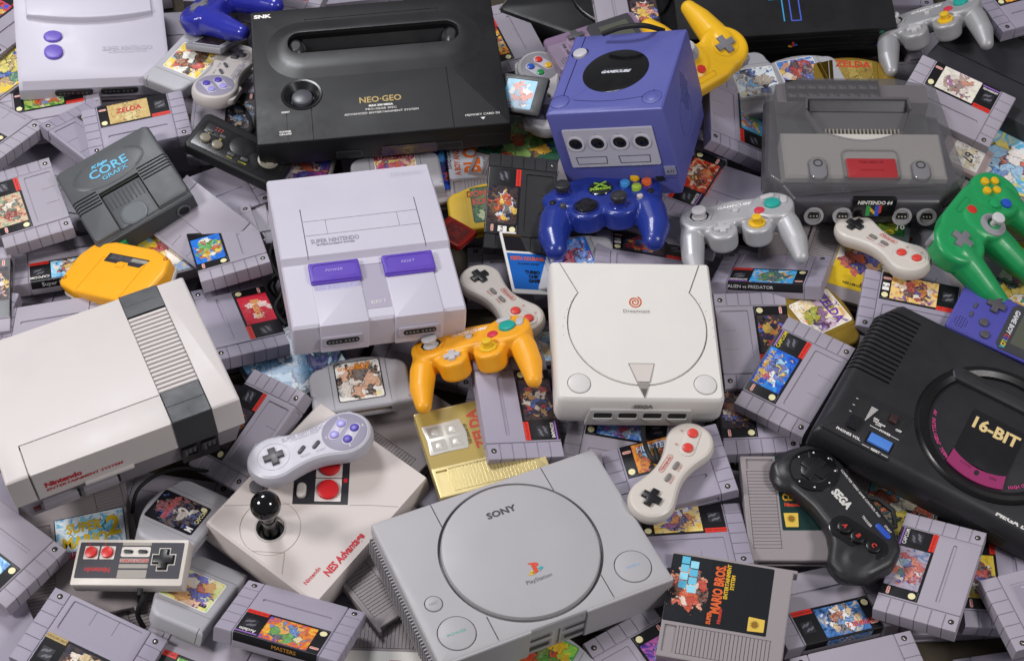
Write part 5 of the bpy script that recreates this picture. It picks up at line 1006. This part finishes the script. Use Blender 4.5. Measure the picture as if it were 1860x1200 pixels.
# -- bottom
A_(quad((12,40,835),None,None,(12,452,440), z0=44), 'grey cartridge with pale blue label at the left edge beside the flat pad', 'slot', ['#3a7ac8','#a8d8f0','#e8e8e0'], COOLF, 29)
A_(quad(None,(12,55,1165),(12,372,690),(12,1145,1055), z0=40), 'grey cartridge with gold strip and large recess at the bottom of the heap', 'recess', DARKY, ['#d8c89a','#b03a2a','#e8e0d0','#3a2a2a','#c89a5a'], 30, strip='#b39a62')
A_(quad((13,585,1185),(12,1430,965),(12,1700,632),(13,768,880), z0=42), 'grey cartridge with upside-down blue and orange label below the arcade stick', 'slot', ['#2a4ab0','#d86a2a','#e8c04a'], ['#c8402a','#3a7ad0','#e8d8b0','#3a9a4a','#e8a030','#2a2a5a'], 31, pub=('Acclaim','#e8e4e0',5), purple=True, edge=('MASTERS','#d89a3a',5,-10))
A_(quad(None,(11,1015+0,0),None,None, z0=46) if 0 else quad((15,755,872),(15,1015,150),(15,1540,350),(15,1342,965), z0=46), 'grey cartridge with a fighting picture and red publisher badge below the black ring console', 'slot', ['#6a7a9a','#a8a0b0','#7a3a4a'], ['#3a8a8a','#c86a4a','#e8e0d8','#4a5ab0','#b03a2a','#8ab0c8'], 32, pub=('CAPCOM','#e8e4e0',4.4), purple=True)
A_(solve([(46,43.5,20),(-46,43.5,20),(-46,2.5,20),(46,2.5,20)], T(15,(302,1080),(822,955),(725,762),(243,890)), z0=30, sz=8), 'grey cartridge with upside-down blue label beside the fighting-picture cartridge', 'slot', ['#1a2a4a','#4a7ab8','#c8b898'], ['#4a8ac8','#d8b888','#e8e8e8','#1a2a4a','#a85a3a'], 33, title=('STRIKER 2','#c83a2a',6,-24,32))
A_(quad(None,None,None,(15,1030,985), z0=36, yaw=194, st=1.5), 'grey cartridge lying face down with printed warning sticker', 'back')
A_(quad((15,1500,650),None,None,(15,1748,1130), z0=44), 'grey cartridge face down at the right edge of the heap', 'back')
A_(solve([(-67,43,20)], T(15,(1405,960)), z0=18, sz=5, st=1.5, yaw=86), 'grey cartridge with a yellow picture under the face-down one at the right', 'slot', ['#d8b020','#e8d050','#3a5ab0'], ['#e0bc28','#c83a2a','#e8e0d0','#2a4a9a','#3a2a1c'], 34)
A_(quad(None,None,None,(14,520,1075), z0=22, yaw=-59, st=1.5), 'grey cartridge with a purple picture under the round-lid console corner', 'recess', PURP_, ['#8a3aa8','#c84a8a','#e8e0f0','#3a1a5a','#4a6ac8'], 35)
A_(solve([(0,0,20)], T(12,(1350,1190)), z0=22, sz=4, yaw=158), 'grey cartridge with a bright green picture under the bowed bright-picture cartridge', 'recess', GREENY, ['#4aa03a','#e8d84a','#c83a4a','#e8e8d8','#3a6ac0'], 36)
A_(solve([(0,0,20)], T(12,(-30,1060)), z0=20, sz=4, yaw=-60), 'bare grey cartridge at the lower left edge', 'recess', None)
A_(solve([(0,0,20)], T(0,(340,740)), z0=16, sz=4, yaw=15), 'grey cartridge with a green landscape picture below the compact console', 'slot', GREENY, ['#3a9a4a','#e8c84a','#c8502a','#e8e8d8','#4a8ad0'], 37)
A_(solve([(0,0,20)], T(0,(40,110)), z0=30, sz=4, yaw=60, tilt=(0,12)), 'grey cartridge with a black and red label left of the compact console', 'slot', ['#2a5ac8','#d8402a','#1a1a20'], MIXF, 38)
A_(solve([(0,0,20)], T(2,(-10,250)), z0=26, sz=4, yaw=110), 'grey cartridge with an orange and yellow picture right of the wide black console', 'slot', FIRE, ['#e09a2a','#c83a24','#e8d8a0','#3a5ab0','#2a1a1a','#e8c84a'], 39)
A_(solve([(0,0,20)], T(1,(150,-20)), z0=24, sz=4, yaw=-14), 'grey cartridge with a yellow picture behind the wide black console', 'slot', ['#d8c03a','#e8e0a0','#3a7a3a'], ['#e0c83a','#3a8a4a','#2a2a2a','#e8e8d8'], 40)
A_(solve([(0,0,20)], T(5,(60,260)), z0=20, sz=4, yaw=100), 'bare grey cartridge left of the lavender console', 'recess', None)
# black cartridge lying on the heap
A_(quad((5,1568,560),(5,1622,-95),(2,345,1085),None, z0=62, sz=5), 'black cartridge with a fighter picture between the lavender and cube consoles', 'recess', DARKY, ['#6a9ac8','#d8e0e8','#b83a2a','#e8c04a','#2a3a5a','#1a1a20'], 41, mat=plastic('#232326',.45,.2), esrb=True)
# -- bowed 64-bit cartridges
N4 = rect(116,74,18)
def n4(*p, **kw): return quad(*p, model=N4, **kw)
cart64(n4((9,355,230),(9,1030,135),(9,1105,470),(9,405,580), z0=44), 'bowed grey cartridge with an orange and black spy picture in front of the lavender console', None, ['#e8e4dc','#f0ece6','#17161a'], ['#c8926a','#17161a','#e8e0d8','#d8a888','#2a2226'], 50, lab='#17161a', title=(('GOLDENEYE','#d8862a',5,-8,21,.25,.8),('007','#d8862a',10,6,22,.5,.95)))
cart64(n4((12,830,300),(12,1190,-90),(12,1580,110),(12,1290,480), z0=40), 'bowed grey cartridge with a black label behind the flat pad', None, ['#141418','#1e1e26','#101014'], ['#141418','#2a4a8a','#c8c0b8','#8a3a3a','#101014'], 51, lab='#17161a', title=(('RESIDENT EVIL','#c8605a',6.4,2,12,.3,.75),('2','#d8d0c8',16,6,-4,.6),('CAPCOM','#e0d8a8',5,6,-22,.2),('M','#f0f0f0',8,-19,-20,.5)))
cart64(n4((12,1230,440),(12,1690,640),(12,1370,1060),(12,955,850), z0=40, yaw=-60) if 0 else n4((12,960,840),(12,1270,430),(12,1690,620),(12,1370,1010), z0=40), 'bowed grey cartridge with a bright green and red picture beneath the flat pad', None, ['#8ac03a','#d8e0a0','#e8c83a'], ['#c8402a','#e8b890','#3a52b8','#e8e0d0','#d8a030','#6a3a9a'], 52, title=(('E','#1a1a1c',8,-19,-18,.4),))
cart64(n4((1,650,1050),(1,1245,985),None,None, z0=36), 'bowed grey cartridge with a yellow-cornered party picture behind the lavender console', None, ['#e8c02a','#f0e8e0','#d8a020'], ['#c83a3a','#f0f0f0','#3a5ac8','#e8b890','#e8c83a'], 53, title=(('MARIO PARTY 3','#b8325a',8,0,21,.4,.7),))
cart64(n4((5,1310,140),(5,1930,55),None,(5,1325,505), z0=22, sz=5, st=1.2), 'bright yellow bowed cartridge with a jungle green label beside the lavender console', plastic('#dcb414',.55,.05), ['#1a4a2a','#2a6a3a','#143a20'], ['#1f5a30','#3a8a3a','#d8e0b0','#2a4a6a'], 54, lab='#1a3a24', title=(('DONKEY\nKONG','#d8402a',10,-10,14,.6,.8),))
cart64(n4((0,1080,250),None,None,None, z0=34, yaw=-112) if 0 else solve([(0,0,18)], T(0,(1290,410)), z0=38, sz=4, yaw=-118), 'bowed grey cartridge with an orange and blue picture beside the compact console', None, ['#3a9ad8','#e8c83a','#e8e8e0'], ['#d8862a','#8a4a1c','#f0f0e8','#3a2a1c','#c83a2a'], 55)
GOLD = plastic('#9c7f30', .34, .06, metal=.45)
cart64(solve([(0,0,18)], T(3,(640,520)), z0=30, sz=4, yaw=-4), 'gold bowed cartridge with red title behind the smoke grey console', GOLD, ['#8a7434','#a08a48','#7a6428'], ['#8a7434','#98803c','#a89450'], 56, lab='#8a7434', title=(('ZELDA','#c03a2a',13,0,22,.5,.9),))
cart64(n4(None,(7,640,1290),(7,380,790),None, z0=36, yaw=-66) if 0 else solve([(0,0,18)], T(7,(400,1010)), z0=38, sz=4, yaw=-62), 'gold bowed cartridge with a purple and orange foil label left of the black ring console', GOLD, ['#d8a86a','#e8e0d0','#6a4a8a'], ['#5a3a8a','#e8d8b0','#d8862a','#8aa03a','#c8b8d8'], 57, title=(('ZELDA','#6a3aa0',12,0,17,.6),('E','#e8e4dc',9,-18,-16,.4)))
cart64(solve([(0,0,18)], T(3,(280,510)), z0=30, sz=4, yaw=14), 'bowed grey cartridge with orange corner behind the smoke grey console', None, ['#e8e8e4','#3a7ac8','#d8602a'], MIXF, 58)
cart64(solve([(0,0,18)], T(2,(1690,560)), z0=34, sz=4, yaw=-80), 'bowed grey cartridge with a blue and white picture below the yellow pad', None, ['#3a7ac8','#e8f0f4','#2a3a6a'], COOLF, 59)
cart64(solve([(0,0,18)], T(6,(440,640)), z0=34, sz=4, yaw=16), 'bowed grey cartridge with a bright blue label under the translucent blue pad', None, ['#1a5ac0','#2a7ad8','#e8f0f8'], ['#1a5ac0','#e8e8f0','#c83a4a','#3a8ad8'], 60, lab='#1a5ac0')
cart64(solve([(0,0,18)], T(14,(250,1200)), z0=24, sz=4, yaw=-28), 'bowed grey cartridge with a green and yellow racing label under the round-lid console', None, ['#3a9a3a','#8ac84a','#e8d83a'], ['#d8b020','#3a8a3a','#c83a2a','#e8e8d8'], 61, lab='#3a9a3a', title=(('KART','#d8b41c',11,-2,20,.6),))
# -- flat ribbed 8-bit cartridges
NC = rect(120,133,17)
def nc(*p, **kw): return quad(*p, model=NC, **kw)
nescart(nc((14,1000,1170),(14,1135,445),(15,270,680-20),None, z0=44) if 0 else nc((14,1005,1160),(14,1140,445),None,(14,1905,1310), z0=46), 'flat grey ribbed cartridge with blue brick picture and orange title', None, ['#15171c','#1a1c22','#15171c'], ['#c8502a','#e8d8c8','#b83a2a','#e0a080','#15171c'], 70, pic=(-19,22,57,67), texts=(('SUPER','#d8602a',4.6,-10,18.5,.3,.8),('MARIO BROS.','#d8602a',10.5,24,13,.6,.66),('ENTERTAINMENT\nSYSTEM','#d8b02a',4.2,34,2,.2,.9),('Nintendo','#c03a2a',4,-6,8,.2)), sun=(-56,0))
b_ = [o for o in bpy.data.objects if o.get('label','').startswith('flat grey ribbed cartridge with blue brick')][0]; bl_ = [o for o in b_.children if o.name.startswith('label')][0]
for i in range(4):
    for j in range(2): part('blue_block', share('blk', lambda: MB().prism([(0,0),(8.2,0),(8.2,8.6),(0,8.6)],17.3,17.55).mesh()), ink(('#58b4d4','#8fd4e8','#6cc0dc')[(i+j)%3]), bl_, TR(19+i*9.4-(4 if j else 0),47-j*9.8,0))
nescart(nc((11,-100,420) if 0 else None,(10,1575,850),None,None, z0=38, yaw=-94) if 0 else solve([(-60,66,17),(60,66,17),(-60,-66,17)], [T(15,(-35,560))[0] if 0 else T(10,(1575,850))[0], T(11,(600,860))[0], T(14,(1665,540))[0]], z0=36, sz=6), 'flat grey ribbed cartridge with dark teal label under the crescent pad', None, None, None, 71, lab='#12302e', box=(-21,-26,57,67), texts=(('CLU CLU LAND','#d8a02a',9,12,14,.5,.7),('Nintendo','#c8402a',4.6,-6,5,.3)), sun=(-57,17))
GOLDF = plastic('#d8c791', .33, .05, metal=.65, var=.06)
nescart(solve([(-60,66,17),(60,66,17),(60,-66,17)], T(9,(1285,1140),(1062,570),(1870,395)), z0=44, sz=6), 'shiny gold ribbed cartridge with a silver shield emblem', GOLDF, None, None, 72, lab='#a58f4a', texts=(('ZELDA','#b83a22',13,20,2,.7,1.0),('THE LEGEND OF','#5a4a1c',3.4,16,14)), seal=None)
g_ = [o for o in bpy.data.objects if o.get('label','').startswith('shiny gold')][0]
SIL = plastic('#cfccc6', .36, .03, metal=.35)
sh_ = part('shield', MB(TR(0,22,0)).prism(rpoly([(-3,41),(18,39),(39,41),(38,20),(39,-4),(18,-7),(-3,-4),(-2,20)][::-1],2,3),17,18.2,.6), SIL, g_)
for x0, x1, y0, y1 in ((1,16,19,36),(20,35,19,36),(2,16,0,15),(20,34,0,15)): part('shield_field', MB(TR(0,22,0)).prism(rr(x0,y0,x1,y1,1),18.1,18.4), plastic('#a9a59e',.4,.03,metal=.3), sh_); part('charge', MB(TR(0,22,0)).dome((x0+x1)/2,(y0+y1)/2,4.6,18.3,.8,14,4), SIL, sh_)
nescart(solve([(0,0,17)], T(9,(985,640)), z0=8, sz=5, st=1.5, yaw=52), 'bare grey ribbed cartridge between the pale pad and the gold one', None, None)
nescart(solve([(-39,-10,17)], T(13,(770,680)), z0=14, sz=5, st=1.5, yaw=37), 'bare grey ribbed cartridge between the arcade stick and the round-lid console', None, None)
nescart(solve([(-39,0,17)], T(13,(850,1020)), z0=4, sz=4, yaw=-92, st=1.5), 'grey ribbed cartridge with white label and red lettering at the bottom edge', None, None, None, 73, lab='#e0dcd6', texts=(('BASEBALL','#b8322a',12,18,20,.6,.8),('RBI','#b8322a',16,18,40,.8)))
nescart(solve([(18,66,17)], T(12,(600,198)), z0=16, sz=4, yaw=14, st=1.5), 'grey ribbed cartridge with sky blue label and yellow title above the flat pad', None, ['#5ab0d8','#e8f0f4','#3a9ad0'], ['#5ab8e0','#8ad0ec','#e8f4f8'], 74, texts=(('SUPER','#d8b41c',13,12,50,.7,.8),('MARIO','#d8b41c',15,12,32,.8,.8),('2','#e0bc1c',26,44,44,1.2,.9),('BROS','#c83a5a',9,4,16,.5)), seal=None, box=(-20,14,57,67))
nescart(solve([(-20,-42,17)], T(7,(460,800)), z0=20, sz=4, yaw=-21, st=2), 'grey ribbed cartridge with a bright yellow label under the dog-bone pad', None, ['#dcb81c','#e4c22a','#d8b018'], ['#dcb81c','#c8502a','#e8b890','#2f52b0','#f0f0e8','#3a2a1c'], 75, lab='#dcb81c', texts=(('3','#2a4ab0',16,-8,58,.8),('NES-UM-USA','#2a2414',4,10,-34,.2)), seal=None)
nescart(solve([(-54,48,17),(-24,-48,17)], T(7,(400,380),(470,590)), z0=14, sz=5, yaw=-14) if 0 else solve([(0,0,17)], T(7,(330,500)), z0=16, sz=5, yaw=-12), 'bare grey ribbed cartridge below the smoke grey console', None, None)
nescart(solve([(20,10,17)], T(7,(1720,760)), z0=22, sz=5, yaw=6), 'grey ribbed cartridge with a magenta and yellow burst picture under the green pad', None, ['#b02a7a','#d8b82a','#c83a8a'], ['#e0c02a','#b02a7a','#3a8ac8','#e8e0d0','#2a2a2a','#3aa05a'], 76, seal=None)
nescart(solve([(20,10,17)], T(0,(60,450)), z0=20, sz=5, yaw=-38), 'grey ribbed cartridge with a blue and yellow adventure picture left of the compact console', None, ['#2a6ac8','#e8c83a','#4a9ae0'], ['#c8a06a','#e8e0c8','#2a5ab0','#3a7a3a','#e8d84a'], 77, seal=None)
nescart(solve([(20,20,17)], T(1,(1560,1050)), z0=24, sz=5, yaw=96), 'grey ribbed cartridge with a pale label and orange lettering beside the wide black console', None, None, None, 78, lab='#c3c6cf', texts=(('A BOY AND HIS','#c85a2a',8,16,54,.4,.8),('BLOB','#d86a2a',22,18,34,1.1,.85),('TROUBLE ON BLOBOLONIA','#3a3a44',4,16,18,.15,.8),('DAVID CRANE','#3a3a44',5,16,64,.2)), seal=None)
nescart(solve([(20,10,17)], T(1,(1330,1090)), z0=20, sz=5, yaw=10), 'grey ribbed cartridge with a deep blue and orange space picture behind the lavender console', None, ['#1a2a8a','#2a5ac8','#4a3a9a'], ['#2a4ab0','#d8602a','#3a9ae0','#6a3aa0','#1a1a5a'], 79, seal=None)
nescart(solve([(20,10,17)], T(1,(330,1130)), z0=18, sz=5, yaw=-6), 'grey ribbed cartridge with an orange and blue picture beside the black pad', None, ['#c85a2a','#2a5ac8','#8a3a9a'], ['#8a3a8a','#d86a2a','#2a4ab0','#e8e0d0'], 80, seal=None)
nescart(solve([(20,10,17)], T(2,(130,950)), z0=26, sz=5, yaw=74), 'grey ribbed cartridge with a dark green flash picture in front of the pale pad', None, ['#141820','#2a5a3a','#1a2a4a'], ['#3a8a3a','#d8a83a','#2a2a3a','#c8502a','#8ac86a'], 81, texts=(('FLASHBACK','#d8d4e0',9,18,58,.3,.8),), seal=None)
nescart(solve([(20,10,17)], T(4,(1235,560)), z0=18, sz=5, yaw=-70), 'grey ribbed cartridge with red and yellow cartoon label beside the bright blue one', None, ['#b8283a','#e0c83a','#6ab8e0'], ['#d8c02a','#b02a3a','#e8e0d0','#3a8ac8'], 82, texts=(('THE SIMPSONS','#f0ece4',7,14,54,.4,.7),('BART vs. SPACE','#d8b82a',6,14,46,.3,.7)), seal=None)
nescart(solve([(20,10,17)], T(3,(1690,1110)), z0=22, sz=5, yaw=-24), 'grey ribbed cartridge with a yellow and sky blue picture behind the green pad', None, ['#e0d06a','#5ab0d8','#e8e8d8'], ['#e8d84a','#3a8ac8','#c85a3a','#f0f0e8','#8ac8e8'], 83, seal=None)
nescart(solve([(20,10,17)], T(15,(960,190)), z0=18, sz=5, yaw=-20), 'grey ribbed cartridge with a yellow spotted picture between the crescent pad and the ring console', None, ['#d8b82a','#5ab0c8','#e0c83a'], ['#e0c42a','#3a9ac0','#2a2a2a','#e8e0c8','#c85a3a'], 84, seal=None)
nescart(solve([(0,0,17)], T(12,(700,830)), z0=4, sz=3, yaw=-160, st=1), 'bare grey ribbed cartridge below the flat pad', None, None)
nescart(solve([(0,0,17)], T(12,(540,300)), z0=6, sz=5, yaw=200), 'bare grey ribbed cartridge in the shadow of the off-white console', None, None)
# -- small cartridges, card, cases
handcart(solve([(0,0,8)], T(7,(870,430)), z0=44, sz=4, yaw=-14, tilt=(-8,0)), 'small dark grey cartridge with a green and yellow label behind the dog-bone pad', plastic('#4c5656',.4,.05), ['#1a4a24','#2a6a34'], ['#1f5a2a','#d8c02a','#2a7a3a'], 90, ht=40, lab='#1a4a24', texts=(('10','#e8e8e0',9,15,6),))
handcart(solve([(0,0,8)], T(2,(95,640)), z0=88, sz=4, yaw=75, tilt=(14,-12)), 'small black cartridge with a light blue label leaning beside the pale pad', plastic('#2a2a2d',.4,.08), ['#5ab0d8','#7ac4e4'], ['#5ab0d8','#d8602a','#e8e8e0','#3a8ac0'], 91, lab='#6ab8dc')
handcart(solve([(0,0,8)], T(3,(1400,1060)), z0=44, sz=4, yaw=-118, tilt=(0,8)), 'small clear pinkish cartridge with a white label at the corner of the smoke grey console', plastic('#b8a4a4',.2,.02,alpha=.8), ['#e0dcd6','#d8d0c8'], ['#e0dcd6','#b8b0a8','#d8c8a0'], 92, texts=(('67','#3a3a3e',14,0,4),))
handcart(solve([(0,0,8)], T(10,(205,110)), z0=48, sz=4, yaw=-86), 'small dark grey cartridge with a pale blue label beside the white console', plastic('#55565a',.4,.08), ['#7ab8e0','#a8d4ec'], ['#8ac4e4','#e8ecf0','#d8b86a','#5a9ad0'], 93)
handcart(solve([(0,0,8)], T(5,(1370,450)), z0=58, sz=4, yaw=-125, tilt=(-6,6)), 'small red translucent cartridge between the lavender console and the yellow cartridge', plastic('#7c170f',.3,.02), ['#4a0f0a','#5a140c'], ['#4a0f0a','#6a1a10'], 94, lab='#4a0f0a', ht=44, wd=38)
handcart(solve([(0,0,8)], T(0,(1460,270)), z0=60, sz=4, yaw=158, tilt=(-25,0)), 'small grey cartridge lying between the blue pad and the cream pad', plastic('#8d8d93',.4,.08), DARKY, DARKY, 95)
# game card in its white sleeve
P = solve([(-29,42,2),(29,42,2),(29,-42,2),(-29,-42,2)], [T(5,(1690,470))[0], T(6,(250,475))[0], T(6,(300,860))[0], T(6,(70,865))[0]], z0=66, sz=8, st=10)
t = thing('game_card', 'thin white-edged game card with a blue face and orange lettering', 'card', P)
part('card_body', MB().prism(rr(-30,-44,30,44,3,4),0,2.2,.5,.3,2), plastic('#e4e2e0',.35,.03), t); part('contact_strip', MB().box(-27,27,16,41,2.1,2.4), plastic('#1a1618',.3,.03), t)
m = MB()
for i in range(30): m.box(-26.5+i*1.78,-25.4+i*1.78,37,40.6,2.3,2.5)
part('contacts', m, GOLD_PIN, t); f_ = part('face', MB().box(-27,27,-38,13,2.1,2.4), ink('#1b62b8',.3), t)
txt(f_, 'KEITH COURAGE', 5.2, ink('#d8602a'), 0, 5.5, 2.55, bold=.35, sx=.86); txt(f_, 'IN ALPHA ZONES', 2.8, ink('#1a1a24'), 0, -2, 2.55, bold=.1); txt(f_, 'TURBO\nCHIP\nGAME', 4.6, ink('#101014'), 3, -20, 2.55, bold=.4)
# clear plastic pack
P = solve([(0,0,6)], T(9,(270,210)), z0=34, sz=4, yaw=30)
t = thing('game_case', 'glossy clear plastic pack with painted blue glints below the lavender console', 'case', P)
part('tray', MB().prism(rr(-60,-55,60,55,3),0,6,.6), plastic('#26303c',.15,0,coat=.6), t); art(t,-55,-50,55,50,6.1,['#5a7a94','#c8d8e4','#2a3440','#8aa8bc'],['#a8c4d8','#2a3a4a','#5a8ab0','#e8f0f4','#4a3a7a'],96,dense=1.4)  # pale blue glints of the plastic are painted into this picture's colours
# black consoles only partly in view
P = solve([(-150,-95,52),(-150,95,52)], T(3,(1010,385),(1560,150)), z0=30, sz=8, yaw=-32) if 0 else pose(742,420,2,-38,0,0)
t = console('game_console', 'dark grey console with diagonal panel seams at the right edge', P)
part('shell', cutmesh(MB().loft([[(x,y,z) for x, y in rr(-160+a,-130+a,160-a,130-a,8,4)] for a, z in ((3,0),(0,3),(0,42),(5,60),(9,62))]), MB().strip([(-170,20),(170,20)],3,57,80), MB().strip([(-60,20),(-110,140)],2.5,58,80).strip([(30,20),(70,-140)],2.5,58,80), MB().strip([(-170,-60),(170,-60)],2,58,80)), plastic('#2d2d32',.42,.16), t)
part('top_plate', MB().prism(rpoly([(-40,30),(150,30),(150,120),(-88,120)],4),60,65,1.5), plastic('#34343a',.4,.14), t)
P = pose(150,575,2,-28)
t = console('game_console', 'black console with round disc hump behind the purple cube console', P)
part('shell', MB().loft([[(x,y,z) for x, y in rr(-140+a,-100+a,140-a,100-a,8,4)] for a, z in ((3,0),(0,3),(0,42),(3,48),(7,50))]), BLK, t); part('disc_hump', MB().prism(circle(0,10,72,64),48,56,3,0,3), plastic('#161618',.3,.06), t); part('silver_trim', MB().box(-141,-139.5,-95,95,40,44), STEEL, t)
# ------------------------------------------------------------------ cables snaking through the gaps
def cable(label, pts, r=2.6, z=20):
    W3 = [atz(p[:2], p[2] if len(p) > 2 else z) for p in pts]; Q = []
    for i in range(len(W3)-1):
        p0, p1, p2, p3 = W3[max(i-1,0)], W3[i], W3[i+1], W3[min(i+2,len(W3)-1)]
        for k in range(6):
            u = k/6; Q.append(.5*((2*p1)+(-p0+p2)*u+(2*p0-5*p1+4*p2-p3)*u*u+(-p0+3*p1-3*p2+p3)*u**3))
    Q.append(W3[-1]); tag(part('cable', MB().tube([tuple(q) for q in Q], r, 8), DARK, None), label, 'cable', 'black cables in the gaps')
cable('thin black cable looping beside the lavender console left wall', [(478,350),(500,420),(490,470),(515,520),(500,560),(520,590)], 2.4, 40)
cable('black cable curling under the off-white console front edge', [(240,930),(250,890),(285,862),(330,850),(380,856)], 2.2, 30)
cable('black cable hanging from the flat pad', [(270,1068,66),(258,1090,58),(250,1115,44),(262,1140,30)], 2.8)
cable('black cable falling from the white console ports onto the sunset cartridge', [(1168,770,70),(1170,800,72),(1182,830,74),(1195,838,72),(1190,815,70)], 2.8)
for k, (lb, dx) in enumerate((('outer',-6),('inner',4))): cable('thin black cable, %s strand of the coil beside the lavender console'%lb, [(486+dx,395,20),(478+dx,430,14),(500+dx*.6,455,24),(512,490,14),(494+dx,520,20),(516+dx*.5,556,16),(500+dx,590,12),(528+dx*.4,628,10)], 2.0)
cable('black cable arching over the purple cube console', [(1095,62,180),(1130,50,196),(1170,47,200),(1205,56,180)], 3.5)
# ------------------------------------------------------------------ bottom layer of the heap, glimpsed in the gaps
SHORT = {'lavender grey console':'lavender console','compact light grey':'compact console','wide black console':'wide black console','purple cube':'purple cube console','black slab':'black slab console','smoke grey':'smoke grey console','small dark grey console':'dark grey console','off-white boxy':'off-white console','white square':'white console','grey console with big':'round-lid console','black console with large':'ring console','off-white arcade':'arcade stick','pale grey pad with lavender':'violet-button pad','cream pad':'cream pad','pale grey pad with red':'four-colour pad','flat rectangular':'flat pad','orange winged':'orange winged pad','silver winged pad lying':'silver winged pad','translucent blue':'translucent blue pad','green three':'green pad','yellow three':'yellow pad','black crescent':'crescent pad','black rectangular':'black pad with bronze buttons','orange handheld':'orange handheld','violet handheld':'violet handheld','shiny gold':'shiny gold cartridge','bright yellow bowed':'yellow bowed cartridge','black cartridge':'black cartridge','cream dog-bone pad in':'dog-bone pad by the smoke grey console','cream dog-bone pad standing':'upright dog-bone pad','dark grey console with diagonal':'seamed dark console'}
NEAR = [(o.matrix_world.translation.x*1000, o.matrix_world.translation.y*1000, v) for o in col.objects if o.parent is None and o.get('label') for k, v in SHORT.items() if o['label'].startswith(k)]
rnd = random.Random(4); SHOWN = {14,16,19,20,22,23,24,26,27,29,31,33,36,38,39,40,45,46,47,48,50,53,54,55,57,59,60,62,63,66,67,68,70,72,73,75,78,82,83,89,93,94,99,100,103,104,105,110}; n_ = 0
for j in range(13):
    for i in range(11):
        x = -790+i*158+(70 if j%2 else 0)+rnd.uniform(-14,14); y = -560+j*112+rnd.uniform(-10,10); M = pose(x,y,-21+rnd.uniform(0,1.5),rnd.choice((0,180))+rnd.uniform(-16,16)); kd = rnd.choice(('recess','slot'))
        if abs(x) > 640+.30*(y+600)*.5: continue
        n_ += 1
        if SHOWN is not None and n_-1 not in SHOWN: continue            # wholly hidden under the heap
        cartridge(M, 'plain grey cartridge in the bottom layer by the '+min(NEAR, key=lambda q: (q[0]-x)**2+(q[1]-y)**2)[2], kd, None, group='bottom layer of grey cartridges')
